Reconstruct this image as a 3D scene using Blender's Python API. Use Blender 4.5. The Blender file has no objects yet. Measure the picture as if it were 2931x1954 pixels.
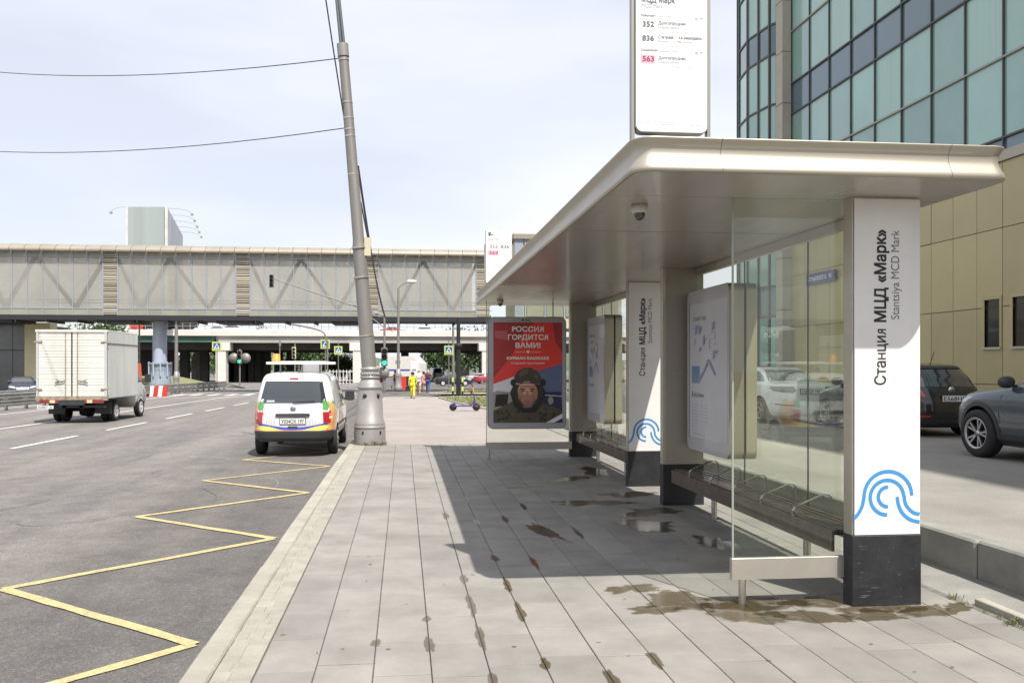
import bpy, bmesh, math, random
from mathutils import Vector, Matrix
R = math.radians
random.seed(7)
sc = bpy.context.scene
C = sc.collection
# ---------------------------------------------------------------- camera
YAW = R(5.62)
cd = bpy.data.cameras.new('camera'); cam = bpy.data.objects.new('camera', cd); C.objects.link(cam)
cam.location = (0, 0, 1.7); cam.rotation_euler = (R(90), 0, -YAW)
cd.sensor_width = 36; cd.lens = 28.62; cd.shift_x = .0281; cd.shift_y = .0247
cd.clip_start = .05; cd.clip_end = 4000
sc.camera = cam
# ---------------------------------------------------------------- light
SUN = Vector((.265, -.55, 1)).normalized()
w = bpy.data.worlds.new('World'); sc.world = w; w.use_nodes = True
wn = w.node_tree.nodes; wl = w.node_tree.links; wn.clear()
wo = wn.new('ShaderNodeOutputWorld'); bg = wn.new('ShaderNodeBackground')
sky = wn.new('ShaderNodeTexSky'); sky.sky_type = 'NISHITA'; sky.sun_disc = False
sky.sun_elevation = math.asin(SUN.z); sky.sun_rotation = math.atan2(SUN.x, SUN.y)
sky.air_density = 1.0; sky.dust_density = 1.5; sky.ozone_density = 1.0
tc = wn.new('ShaderNodeTexCoord'); mp = wn.new('ShaderNodeMapping'); mp.inputs['Scale'].default_value = (1.0, 1.3, 4.0)
mp.inputs['Rotation'].default_value = (0.2, .25, 0.6)
nz = wn.new('ShaderNodeTexNoise'); nz.inputs['Scale'].default_value = .9; nz.inputs['Detail'].default_value = 5; nz.inputs['Roughness'].default_value = .5
cr = wn.new('ShaderNodeMapRange'); cr.inputs['From Min'].default_value = .36; cr.inputs['From Max'].default_value = .62
cr.inputs['To Min'].default_value = .62; cr.inputs['To Max'].default_value = .98
mx = wn.new('ShaderNodeMix'); mx.data_type = 'RGBA'
mx.inputs['B'].default_value = (8.2, 8.35, 9.1, 1)
wl.new(tc.outputs['Generated'], mp.inputs['Vector']); wl.new(mp.outputs[0], nz.inputs['Vector'])
wl.new(nz.outputs['Fac'], cr.inputs['Value']); wl.new(cr.outputs[0], mx.inputs['Factor'])
wl.new(sky.outputs[0], mx.inputs['A']); wl.new(mx.outputs['Result'], bg.inputs['Color'])
bg.inputs['Strength'].default_value = .1; wl.new(bg.outputs[0], wo.inputs[0])
sd = bpy.data.lights.new('sun', 'SUN'); sd.energy = 5.0; sd.angle = R(.6); sd.color = (1, .955, .88)
so = bpy.data.objects.new('sun', sd); C.objects.link(so); so.rotation_euler = SUN.to_track_quat('Z', 'Y').to_euler(); so.location = (20, -30, 60)
vs = sc.view_settings; vs.view_transform = 'Standard'; vs.look = 'None'; vs.gamma = 1; vs.exposure = 0.40
sc.cycles.max_bounces = 8; sc.cycles.transparent_max_bounces = 16; sc.cycles.caustics_reflective = False; sc.cycles.caustics_refractive = False
# ---------------------------------------------------------------- materials
def srgb(r, g, b):
    f = lambda c: (c/255/12.92) if c < 10.3 else ((c/255+.055)/1.055)**2.4
    return (f(r), f(g), f(b))
MATS = {}
def mat(name, col, rough=.6, metal=0, var=0, vscale=3, bump=0, bscale=60, coat=0, spec=.5, emit=0, col2=None, stretch=None, objrand=0, island=0, fine=0, fscale=400):
    if name in MATS: return MATS[name]
    m = bpy.data.materials.new(name); m.use_nodes = True; MATS[name] = m
    n = m.node_tree.nodes; l = m.node_tree.links; p = n['Principled BSDF']
    p.inputs['Base Color'].default_value = (*col, 1); p.inputs['Roughness'].default_value = rough
    p.inputs['Metallic'].default_value = metal; p.inputs['Coat Weight'].default_value = coat
    p.inputs['Specular IOR Level'].default_value = spec
    if emit: p.inputs['Emission Color'].default_value = (*col, 1); p.inputs['Emission Strength'].default_value = emit
    out = None
    if var or bump or objrand or island or fine:
        t = n.new('ShaderNodeTexCoord'); g = n.new('ShaderNodeNewGeometry')
        mpn = n.new('ShaderNodeMapping')
        if stretch: mpn.inputs['Scale'].default_value = stretch
        l.new(g.outputs['Position'], mpn.inputs['Vector'])
        if var:
            z = n.new('ShaderNodeTexNoise'); z.inputs['Scale'].default_value = vscale; z.inputs['Detail'].default_value = 6; z.inputs['Roughness'].default_value = .62
            l.new(mpn.outputs[0], z.inputs['Vector'])
            rr = n.new('ShaderNodeMapRange'); rr.inputs['From Min'].default_value = .3; rr.inputs['From Max'].default_value = .7
            l.new(z.outputs['Fac'], rr.inputs['Value'])
            k = n.new('ShaderNodeMix'); k.data_type = 'RGBA'
            c2 = col2 or tuple(c*(1-var) for c in col); c1 = col if col2 else tuple(min(1, c*(1+var)) for c in col)
            k.inputs['A'].default_value = (*c1, 1); k.inputs['B'].default_value = (*c2, 1)
            l.new(rr.outputs[0], k.inputs['Factor']); out = k.outputs['Result']
            rm = n.new('ShaderNodeMapRange'); rm.inputs['To Min'].default_value = max(0, rough-.08); rm.inputs['To Max'].default_value = min(1, rough+.08)
            l.new(z.outputs['Fac'], rm.inputs['Value']); l.new(rm.outputs[0], p.inputs['Roughness'])
        def mul(val, lo, hi):
            nonlocal out
            q = n.new('ShaderNodeMapRange'); q.inputs['To Min'].default_value = lo; q.inputs['To Max'].default_value = hi
            l.new(val, q.inputs['Value'])
            k = n.new('ShaderNodeMix'); k.data_type = 'RGBA'; k.blend_type = 'MULTIPLY'; k.inputs['Factor'].default_value = 1
            if out: l.new(out, k.inputs['A'])
            else: k.inputs['A'].default_value = (*col, 1)
            l.new(q.outputs[0], k.inputs['B']); out = k.outputs['Result']
        if objrand: mul(n.new('ShaderNodeObjectInfo').outputs['Random'], 1-objrand, 1+objrand)
        if island: mul(g.outputs['Random Per Island'], 1-island, 1+island)
        if fine:
            f2 = n.new('ShaderNodeTexNoise'); f2.inputs['Scale'].default_value = fscale; f2.inputs['Detail'].default_value = 2
            l.new(g.outputs['Position'], f2.inputs['Vector'])
            q0 = n.new('ShaderNodeMapRange'); q0.inputs['From Min'].default_value = .3; q0.inputs['From Max'].default_value = .7
            l.new(f2.outputs['Fac'], q0.inputs['Value']); mul(q0.outputs[0], 1-fine, 1+fine)
        if out: l.new(out, p.inputs['Base Color'])
        if bump:
            z2 = n.new('ShaderNodeTexNoise'); z2.inputs['Scale'].default_value = bscale; z2.inputs['Detail'].default_value = 3
            l.new(g.outputs['Position'], z2.inputs['Vector'])
            b = n.new('ShaderNodeBump'); b.inputs['Strength'].default_value = bump; b.inputs['Distance'].default_value = .01
            l.new(z2.outputs['Fac'], b.inputs['Height']); l.new(b.outputs[0], p.inputs['Normal'])
    return m
def glass(name, tint=(.9, .95, .92), refl=.12, rough=.01, dirt=0, dirtcol=(.5, .5, .45), ior=1.5, dscale=2):
    if name in MATS: return MATS[name]
    m = bpy.data.materials.new(name); m.use_nodes = True; MATS[name] = m
    n = m.node_tree.nodes; l = m.node_tree.links; n.clear()
    o = n.new('ShaderNodeOutputMaterial'); t = n.new('ShaderNodeBsdfTransparent'); t.inputs[0].default_value = (*tint, 1)
    g = n.new('ShaderNodeBsdfGlossy'); g.inputs['Roughness'].default_value = rough; g.inputs['Color'].default_value = (.95, .97, .96, 1)
    f = n.new('ShaderNodeFresnel'); gb = n.new('ShaderNodeNewGeometry'); iv = n.new('ShaderNodeMapRange')
    iv.inputs['To Min'].default_value = ior; iv.inputs['To Max'].default_value = 1/ior; l.new(gb.outputs['Backfacing'], iv.inputs['Value']); l.new(iv.outputs[0], f.inputs['IOR'])
    a = n.new('ShaderNodeMath'); a.operation = 'ADD'; a.inputs[1].default_value = refl; a.use_clamp = True
    l.new(f.outputs[0], a.inputs[0]); x = n.new('ShaderNodeMixShader')
    l.new(a.outputs[0], x.inputs[0]); l.new(t.outputs[0], x.inputs[1]); l.new(g.outputs[0], x.inputs[2]); last = x
    if dirt:
        d = n.new('ShaderNodeBsdfDiffuse'); d.inputs[0].default_value = (*dirtcol, 1)
        tr = n.new('ShaderNodeBsdfTranslucent'); tr.inputs[0].default_value = (*dirtcol, 1)
        ad = n.new('ShaderNodeMixShader'); l.new(d.outputs[0], ad.inputs[1]); l.new(tr.outputs[0], ad.inputs[2])
        z = n.new('ShaderNodeTexNoise'); z.inputs['Scale'].default_value = dscale; z.inputs['Detail'].default_value = 5
        ge = n.new('ShaderNodeNewGeometry'); l.new(ge.outputs['Position'], z.inputs['Vector'])
        mm = n.new('ShaderNodeMapRange'); mm.inputs['From Min'].default_value = .35; mm.inputs['From Max'].default_value = .7
        mm.inputs['To Min'].default_value = dirt*.7; mm.inputs['To Max'].default_value = min(1, dirt*1.25); l.new(z.outputs['Fac'], mm.inputs['Value'])
        x2 = n.new('ShaderNodeMixShader'); l.new(mm.outputs[0], x2.inputs[0]); l.new(x.outputs[0], x2.inputs[1]); l.new(ad.outputs[0], x2.inputs[2]); last = x2
    l.new(last.outputs[0], o.inputs[0])
    return m
# ---------------------------------------------------------------- mesh builder
class MB:
    def __init__(s): s.v = []; s.f = []; s.m = []; s.sm = []; s.mats = []
    def mi(s, m):
        if m is None: return 0
        if m not in s.mats: s.mats.append(m)
        return s.mats.index(m)
    def add(s, vs, fs, m=None, sm=False):
        b = len(s.v); s.v += [tuple(v) for v in vs]; k = s.mi(m)
        for f in fs: s.f.append([i+b for i in f]); s.m.append(k); s.sm.append(sm)
        return s
    def box(s, x0, x1, y0, y1, z0, z1, m=None, rot=None, at=None, bev=0):
        if bev:
            c = bev; P = []
            # chamfered box, vertical and top edges
            def ring(xa, xb, ya, yb, z): return [(xa+c, ya, z), (xb-c, ya, z), (xb, ya+c, z), (xb, yb-c, z), (xb-c, yb, z), (xa+c, yb, z), (xa, yb-c, z), (xa, ya+c, z)]
            P = ring(x0, x1, y0, y1, z0)+ring(x0, x1, y0, y1, z1-c)
            P += [(x0+c, y0+c, z1), (x1-c, y0+c, z1), (x1-c, y1-c, z1), (x0+c, y1-c, z1)]
            F = [[i, (i+1) % 8, (i+1) % 8+8, i+8] for i in range(8)]+[[7, 6, 5, 4, 3, 2, 1, 0], [16, 17, 18, 19], [8, 9, 17, 16], [9, 10, 17], [10, 11, 18, 17], [11, 12, 18], [12, 13, 19, 18], [13, 14, 19], [14, 15, 16, 19], [15, 8, 16]]
        else:
            P = [(x0, y0, z0), (x1, y0, z0), (x1, y1, z0), (x0, y1, z0), (x0, y0, z1), (x1, y0, z1), (x1, y1, z1), (x0, y1, z1)]
            F = [[0, 3, 2, 1], [4, 5, 6, 7], [0, 1, 5, 4], [1, 2, 6, 5], [2, 3, 7, 6], [3, 0, 4, 7]]
        if rot is not None or at is not None:
            M = Matrix.Translation(at or (0, 0, 0)) @ (rot.to_4x4() if rot is not None else Matrix.Identity(4))
            P = [M @ Vector(p) for p in P]
        return s.add(P, F, m)
    def tube(s, pts, r, n=8, m=None, caps=True, sm=True):
        pts = [Vector(p) for p in pts]; rs = r if isinstance(r, (list, tuple)) else [r]*len(pts)
        V = []; F = []; up = None
        for i, p in enumerate(pts):
            t = (pts[min(i+1, len(pts)-1)]-pts[max(i-1, 0)]).normalized()
            if up is None:
                up = Vector((0, 0, 1)) if abs(t.z) < .9 else Vector((1, 0, 0))
            a = t.cross(up).normalized(); b = a.cross(t).normalized(); up = b
            for k in range(n):
                q = 2*math.pi*(k+.5)/n; V.append(p+(a*math.cos(q)+b*math.sin(q))*rs[i])
        for i in range(len(pts)-1):
            for k in range(n): F.append([i*n+k, i*n+(k+1) % n, (i+1)*n+(k+1) % n, (i+1)*n+k])
        s.add(V, F, m, sm)
        if caps: s.add(V[:n], [list(range(n-1, -1, -1))], m); s.add(V[-n:], [list(range(n))], m)
        return s
    def lathe(s, prof, n=24, at=(0, 0, 0), axis='z', m=None, sm=True):
        V = []; F = []
        for r, z in prof:
            for k in range(n):
                q = 2*math.pi*k/n; c, d = r*math.cos(q), r*math.sin(q)
                V.append((c+at[0], d+at[1], z+at[2]) if axis == 'z' else (z+at[0], c+at[1], d+at[2]) if axis == 'x' else (d+at[0], z+at[1], c+at[2]))
        for i in range(len(prof)-1):
            for k in range(n): F.append([i*n+k, i*n+(k+1) % n, (i+1)*n+(k+1) % n, (i+1)*n+k])
        return s.add(V, F, m, sm)
    def prism(s, poly, z0, z1, m=None, plane='xy'):
        n = len(poly); mk = {'xy': lambda a, b, c: (a, b, c), 'xz': lambda a, b, c: (a, c, b), 'yz': lambda a, b, c: (c, a, b)}[plane]
        V = [mk(a, b, z0) for a, b in poly]+[mk(a, b, z1) for a, b in poly]
        F = [list(range(n-1, -1, -1)), list(range(n, 2*n))]+[[i, (i+1) % n, (i+1) % n+n, i+n] for i in range(n)]
        return s.add(V, F, m)
    def quad(s, a, b, c, d, m=None): return s.add([a, b, c, d], [[0, 1, 2, 3]], m)
    def mesh(s, name):
        me = bpy.data.meshes.new(name); me.from_pydata(s.v, [], s.f)
        for m in s.mats: me.materials.append(m)
        me.polygons.foreach_set('material_index', s.m); me.polygons.foreach_set('use_smooth', s.sm)
        me.update(); return me
    def fixn(s, me):
        b = bmesh.new(); b.from_mesh(me); bmesh.ops.recalc_face_normals(b, faces=b.faces); b.to_mesh(me); b.free()
    def build(s, name, m=None, parent=None, loc=None, fix=True):
        me = s.mesh(name)
        if not s.mats and m: me.materials.append(m)
        if fix: s.fixn(me)
        o = bpy.data.objects.new(name, me); C.objects.link(o)
        if parent: o.parent = parent
        if loc: o.location = loc
        return o
def thing(name, label, cat, loc=(0, 0, 0), rz=0, group=None):
    o = bpy.data.objects.new(name, None); C.objects.link(o); o.location = loc; o.rotation_euler = (0, 0, rz); o.empty_display_size = .1
    return tag(o, label, cat, group)
def tag(o, label, cat, group=None):
    o['label'] = label; o['category'] = cat
    if group: o['group'] = group
    return o
def struct(o, kind='structure', label=None):
    o['kind'] = kind
    if label: o['label'] = label
    return o
def dup(o, parent=None, loc=None, rz=None, label=None):
    c = o.copy(); C.objects.link(c)
    if parent is not None: c.parent = parent
    if loc is not None: c.location = loc
    if rz is not None: c.rotation_euler = (0, 0, rz)
    if label: c['label'] = label
    for ch in [k for k in C.objects if k.parent == o]: dup(ch, c)
    return c
def inst(name, me, parent, loc=(0, 0, 0), rz=0, sc_=None):
    o = bpy.data.objects.new(name, me); C.objects.link(o); o.parent = parent; o.location = loc
    if rz: o.rotation_euler = (0, 0, rz)
    if sc_: o.scale = sc_
    return o
DG = None
def _tm(s):
    c = bpy.data.curves.new('lettering', 'FONT'); c.body = s; c.size = 1; c.resolution_u = 5
    o = bpy.data.objects.new('t', c); C.objects.link(o); bpy.context.view_layer.update()
    me = bpy.data.meshes.new_from_object(o.evaluated_get(bpy.context.evaluated_depsgraph_get()))
    bpy.data.objects.remove(o); bpy.data.curves.remove(c); me.name = 'lettering'; return me
def _ext(me): xs = [v.co.x for v in me.vertices]; return (min(xs), max(xs)) if xs else (0, 0)
def _adv(s, cache={}):
    if s not in cache:
        w = []
        for q in ('I'+s+'I', 'II'): m = _tm(q); e = _ext(m); w.append(e[1]-e[0]); bpy.data.meshes.remove(m)
        cache[s] = w[0]-w[1]
    return cache[s]
ALT = {'н': ('H', .74, False), 'я': ('R', .74, True), 'Я': ('R', 1.0, True)}   # letters the built-in font draws wrongly
def text_mesh(s, size, bold=0, align='LEFT', width=None):
    for p, q in (('Р', 'P'), ('ь', 'b'), ('ы', 'bi'), ('Ф', 'O')): s = s.replace(p, q)
    if not any(ch in ALT for ch in s): me = _tm(s)
    else:
        runs = []; 
        for ch in s:
            if ch in ALT: runs.append(ch)
            elif runs and runs[-1][0] not in ALT: runs[-1] += ch
            else: runs.append(ch)
        x = 0; V = []; F = []
        for r_ in runs:
            g, k, mir = ALT.get(r_, (r_, 1, False)); m = _tm(g); w = _adv(g)*k; b = len(V)
            V += [((w-v.co.x*k) if mir else v.co.x*k, v.co.y*k, 0) for v in m.vertices]; V = [tuple(v) for v in V]
            V[b:] = [(v[0]+x, v[1], 0) for v in V[b:]]; F += [[i+b for i in (reversed(p.vertices) if mir else p.vertices)] for p in m.polygons]
            x += w; bpy.data.meshes.remove(m)
        me = bpy.data.meshes.new('lettering'); me.from_pydata(V, [], F)
    me.transform(Matrix.Diagonal((size, size, 1, 1))); x0, x1 = _ext(me); k = width/(x1-x0) if width and x1 > x0 else 1
    if align == 'CENTER': me.transform(Matrix.Translation((-(x0+x1)/2, 0, 0)))
    me.transform(Matrix.Diagonal((k, 1, 1, 1)))
    return me
def text_at(mb, s, size, O, Rv, Uv, m, bold=0, align='LEFT', width=None, eps=.002):
    """add flat lettering to a mesh builder: O origin, Rv reading direction, Uv letter-up direction"""
    Rv = Vector(Rv).normalized(); Uv = Vector(Uv).normalized(); N = Rv.cross(Uv); O = Vector(O)+N*eps
    me = text_mesh(s, size, 0, align, width)
    sh_ = [(0, 0)] if bold <= 0 else [(-bold, -bold), (bold, -bold), (-bold, bold), (bold, bold)]
    for i, (dx, dy) in enumerate(sh_):
        mb.add([O+N*i*.00015+Rv*(v.co.x+dx)+Uv*(v.co.y+dy) for v in me.vertices], [list(p.vertices) for p in me.polygons], m)
    bpy.data.meshes.remove(me)
def stroke(mb, pts, w, O, Rv, Uv, m, eps=.002):
    Rv = Vector(Rv); Uv = Vector(Uv); N = Rv.cross(Uv).normalized(); O = Vector(O)+N*eps; V = []
    for i, p in enumerate(pts):
        a = Vector(pts[max(i-1, 0)]); b = Vector(pts[min(i+1, len(pts)-1)]); t = (b-a).normalized(); nn = Vector((-t.y, t.x))
        for sgn in (1, -1):
            q = Vector(p)+nn*w/2*sgn; V.append(O+Rv*q.x+Uv*q.y)
    mb.add(V, [[2*i, 2*i+1, 2*i+3, 2*i+2] for i in range(len(pts)-1)], m)
def smooth(pts, it=2):
    for _ in range(it):
        q = [pts[0]]
        for a, b in zip(pts, pts[1:]):
            a = Vector(a); b = Vector(b); q += [tuple(a*.75+b*.25), tuple(a*.25+b*.75)]
        pts = q+[pts[-1]]
    return pts
def poly2(mb, pts, O, Rv, Uv, m, eps=.002):
    Rv = Vector(Rv).normalized(); Uv = Vector(Uv).normalized(); N = Rv.cross(Uv); O = Vector(O)+N*eps
    from mathutils.geometry import tessellate_polygon
    t = tessellate_polygon([[Vector((a, b, 0)) for a, b in pts]])
    mb.add([O+Rv*a+Uv*b for a, b in pts], [list(x) for x in t], m)
def rrect(x0, x1, y0, y1, r, n=6):
    P = []
    for cx, cy, a0 in ((x1-r, y1-r, 0), (x0+r, y1-r, 90), (x0+r, y0+r, 180), (x1-r, y0+r, 270)):
        for k in range(n+1):
            a = R(a0+90*k/n); P.append((cx+r*math.cos(a), cy+r*math.sin(a)))
    return P
# ---------------------------------------------------------------- ground profile: the street falls gently away from the stop
def gz(y): return -.005*max(0, min(y, 260)-14)
CT, ST = math.cos(YAW), math.sin(YAW)
def at(u, v, d):      # a place seen in that direction at that distance
    a = (u-1110)/1870; return Vector((d*(a*CT+ST), d*(CT-a*ST), 1.7+(842-v)/1870*d))
def gr(u, v, z0=0):   # the ground place seen in that direction, on the sheet lying z0 above the pavement level
    H = 1.7-z0; d = H*1870/(v-842)
    for _ in range(12):
        a = (u-1110)/1870; y = d*(CT-a*ST); d = (1.7-z0-gz(y))*1870/(v-842)
    p = at(u, v, d); return p
# ================================================================ SETTING
M = {}
M['asphalt'] = mat('asphalt', (.21, .19, .172), .88, var=.25, vscale=.8, bump=.5, bscale=160, fine=.38, fscale=90, col2=(.128, .12, .117), stretch=(1, .09, 1))
M['asphalt_side'] = mat('asphalt_worn', (.26, .245, .22), .9, var=.2, vscale=.6, bump=.4, bscale=120, fine=.25, fscale=110)
M['asphalt_walk'] = mat('asphalt_walk', (.30, .265, .245), .9, var=.12, vscale=.7, bump=.3, bscale=120, fine=.18, fscale=120)
M['earth'] = mat('earth', (.16, .15, .11), .95, var=.3, vscale=.3)
M['grass_base'] = mat('grass_soil', (.12, .14, .05), .95, var=.4, vscale=1.2)
M['white_paint'] = mat('road_white', (.62, .61, .58), .7, var=.2, vscale=6, fine=.2, fscale=60)
M['yellow_paint'] = mat('road_yellow', (.54, .43, .19), .7, var=.3, vscale=14, col2=(.36, .30, .17), fine=.25, fscale=50)
M['paver'] = mat('paver', (.238, .224, .205), .8, var=.19, vscale=1.9, bump=.25, bscale=150, objrand=.09, island=.05, fine=.09, fscale=260)
M['sett'] = mat('sett', (.31, .292, .245), .85, var=.14, vscale=5, bump=.6, bscale=90, island=.07, fine=.15, fscale=160)
M['kerb'] = mat('kerb_stone', (.33, .31, .26), .85, var=.15, vscale=3, bump=.5, bscale=110, objrand=.07, fine=.15, fscale=160)
M['joint'] = mat('joint_sand', (.17, .158, .138), .95, var=.3, vscale=8, bump=.4)
M['concrete'] = mat('concrete', (.27, .265, .24), .9, var=.22, vscale=2.2, bump=.5, bscale=70, objrand=.06, fine=.1)
M['white_conc'] = mat('pale_concrete', (.62, .6, .56), .85, var=.12, vscale=.8, bump=.2)
def asphalt_wear(m):
    n = m.node_tree.nodes; l = m.node_tree.links; p = n['Principled BSDF']; src = p.inputs['Base Color'].links[0].from_socket
    g = n.new('ShaderNodeNewGeometry'); sx = n.new('ShaderNodeSeparateXYZ'); l.new(g.outputs['Position'], sx.inputs[0])
    z = n.new('ShaderNodeTexNoise'); z.inputs['Scale'].default_value = .9; z.inputs['Detail'].default_value = 5; l.new(g.outputs['Position'], z.inputs['Vector'])
    a = n.new('ShaderNodeMath'); a.operation = 'MULTIPLY_ADD'; a.inputs[1].default_value = 1.6; l.new(z.outputs['Fac'], a.inputs[0]); l.new(sx.outputs[0], a.inputs[2])
    r1 = n.new('ShaderNodeMapRange'); r1.interpolation_type = 'SMOOTHSTEP'; r1.inputs['From Min'].default_value = -3.2; r1.inputs['From Max'].default_value = -2.2; r1.inputs['To Min'].default_value = 1.06; r1.inputs['To Max'].default_value = .74; l.new(a.outputs[0], r1.inputs['Value'])
    z2 = n.new('ShaderNodeTexNoise'); z2.inputs['Scale'].default_value = 2.3; z2.inputs['Detail'].default_value = 7; z2.inputs['Roughness'].default_value = .7; l.new(g.outputs['Position'], z2.inputs['Vector'])
    r2 = n.new('ShaderNodeMapRange'); r2.inputs['From Min'].default_value = .40; r2.inputs['From Max'].default_value = .66; r2.inputs['To Min'].default_value = 1.10; r2.inputs['To Max'].default_value = .80; l.new(z2.outputs['Fac'], r2.inputs['Value'])
    v = n.new('ShaderNodeTexVoronoi'); v.inputs['Scale'].default_value = 55; l.new(g.outputs['Position'], v.inputs['Vector']); sc2 = n.new('ShaderNodeSeparateColor'); l.new(v.outputs['Color'], sc2.inputs[0])
    r3 = n.new('ShaderNodeMapRange'); r3.inputs['From Min'].default_value = .55; r3.inputs['To Min'].default_value = .88; r3.inputs['To Max'].default_value = 1.28; l.new(sc2.outputs[0], r3.inputs['Value'])
    m1 = n.new('ShaderNodeMath'); m1.operation = 'MULTIPLY'; l.new(r1.outputs[0], m1.inputs[0]); l.new(r2.outputs[0], m1.inputs[1])
    m2 = n.new('ShaderNodeMath'); m2.operation = 'MULTIPLY'; l.new(m1.outputs[0], m2.inputs[0]); l.new(r3.outputs[0], m2.inputs[1])
    k = n.new('ShaderNodeMix'); k.data_type = 'RGBA'; k.blend_type = 'MULTIPLY'; k.inputs['Factor'].default_value = 1; l.new(src, k.inputs['A']); l.new(m2.outputs[0], k.inputs['B']); l.new(k.outputs['Result'], p.inputs['Base Color'])
asphalt_wear(M['asphalt'])
def sheet(name, x0, x1, ys, z0, m, label=None, thick=0):
    mb = MB(); n = len(ys)
    V = [(x, y, z0+gz(y)) for y in ys for x in (x0, x1)]
    F = [[2*i, 2*i+1, 2*i+3, 2*i+2] for i in range(n-1)]
    mb.add(V, F)
    if thick:
        mb.add([(x, y, z0+gz(y)-k) for x in (x0, x1) for y in ys for k in (0, thick)],
               [[s*2*n+2*i, s*2*n+2*i+1, s*2*n+2*i+3, s*2*n+2*i+2] for s in (0, 1) for i in range(n-1)])
        for y in (ys[0], ys[-1]): mb.add([(x0, y, z0+gz(y)), (x1, y, z0+gz(y)), (x1, y, z0+gz(y)-thick), (x0, y, z0+gz(y)-thick)], [[0, 1, 2, 3]])
    o = mb.build(name, m, fix=bool(thick)); struct(o); 
    if label: o['label'] = label
    return o
sheet('ground', -1500, 1500, [-300, 14, 260, 1500, 3500], -.34, M['earth'])
sheet('road', -60, -1.19, [-30, 14, 260, 700], -.2, M['asphalt'], 'grey asphalt carriageway with white lane lines')
sheet('road', -1.19, 60, [52, 120, 260, 700], -.196, M['asphalt'], 'asphalt of the side street under the overpass')
sheet('sidewalk', -1.05, 14.9, [18.16, 51.9], -.012, M['asphalt_walk'], 'pale asphalt footway beyond the paved stop', thick=.25)
sheet('access_road', 4.62, 15.2, [-25, 14, 44], .28, M['asphalt_side'], 'raised grey access road in front of the office building', thick=.5)
# -- marked lines
def strip(mb, a, b, wd, z0, jit=.006, n=None):
    a = Vector((a[0], a[1])); b = Vector((b[0], b[1])); L = (b-a).length; n = n or max(2, int(L/.25)); t = (b-a)/L; nn = Vector((-t.y, t.x)); V = []
    for i in range(n+1):
        p = a+(b-a)*i/n
        for sg in (1, -1):
            q = p+nn*(sg*(wd/2+random.uniform(-jit, jit))); V.append((q.x, q.y, z0+gz(q.y)))
    mb.add(V, [[2*i, 2*i+1, 2*i+3, 2*i+2] for i in range(n)])
zig = [(-3.3, 3.95), (-1.42, 5.73), (-3.40, 7.32), (-1.42, 9.17), (-3.36, 10.68), (-1.42, 12.45), (-3.32, 13.95), (-1.40, 15.8), (-3.28, 17.15), (-1.45, 19.0), (-3.28, 20.5)]
mb = MB()
for k, (a, b) in enumerate(zip(zig, zig[1:])): strip(mb, a, b, .098, -.192+.0015*(k % 2), .009)
o = mb.build('zigzag_marking', M['yellow_paint'], fix=False); struct(o); o['label'] = 'yellow zigzag line painted along the kerb at the bus stop'
for nm, x, segs, lab in (('lane_line', -9.2, [(16.6+6*k-2.4, 20.4+6*k-2.4) for k in range(-2, 12)], 'dashed white lane line'),
                         ('lane_line', -12.95, [(0, 200)], 'solid white lane line left of the truck'), ('edge_line', -17.25, [(0, 84)], 'white edge line beside the guard rail'),
                         ('lane_line', -5.2, [(70, 74), (78, 82), (44, 48)], 'short white dashes far along the near lane'), ('edge_line', -19.9, [(0, 80)], 'white line beyond the guard rail')):
    mb = MB()
    for a, b in segs:
        xa = x+max(0, a-20)*.012; xb = x+max(0, b-20)*.012
        strip(mb, (xa, a), (xb, b), .14, -.194 if nm == 'edge_line' else -.193, .008, n=max(2, int((b-a)/2)))
    o = mb.build(nm, M['white_paint'], fix=False); struct(o); o['label'] = lab
mb = MB()
for k in range(12): strip(mb, (-17+k*1.3, 62), (-17+k*1.3, 66), .5, -.188, .01)
strip(mb, (-17, 57.5), (-1.6, 57.5), .35, -.187)
o = mb.build('crosswalk', M['white_paint'], fix=False); struct(o); o['label'] = 'faded white crosswalk bars and stop line'
M['crack'] = mat('crack_filler', (.05, .048, .046), .8); M['pale_scrape'] = mat('pale_scrape', (.30, .285, .265), .9)
mb = MB(); ms = MB()
for _ in range(34):
    x = random.uniform(-8, -1.6); y = random.uniform(4, 26); a = random.choice([0, 1.57, 1.57, .5, -.6])+random.uniform(-.3, .3); P = [(x, y)]
    for k in range(random.randint(5, 16)): a += random.uniform(-.5, .5)*.6; x += .09*math.cos(a); y += .14*math.sin(a); P.append((min(x, -1.4), y))
    g_ = mb if random.random() < .7 else ms; V = []
    for i, p in enumerate(P):
        q0, q1 = Vector(P[max(0, i-1)]), Vector(P[min(len(P)-1, i+1)]); t0 = (q1-q0); t0 = t0.normalized() if t0.length else Vector((1, 0)); w0 = random.uniform(.002, .007)
        for sg in (1, -1): V.append((p[0]-t0.y*w0*sg, p[1]+t0.x*w0*sg, -.1965+gz(p[1])))
    g_.add(V, [[2*i, 2*i+1, 2*i+3, 2*i+2] for i in range(len(P)-1)])
for g_, m_, l_ in ((mb, 'crack', 'fine dark cracks in the asphalt'), (ms, 'pale_scrape', 'pale scrapes on the asphalt')):
    o = g_.build('asphalt_marks', M[m_], fix=False); o['kind'] = 'stuff'; o['label'] = l_
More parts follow.
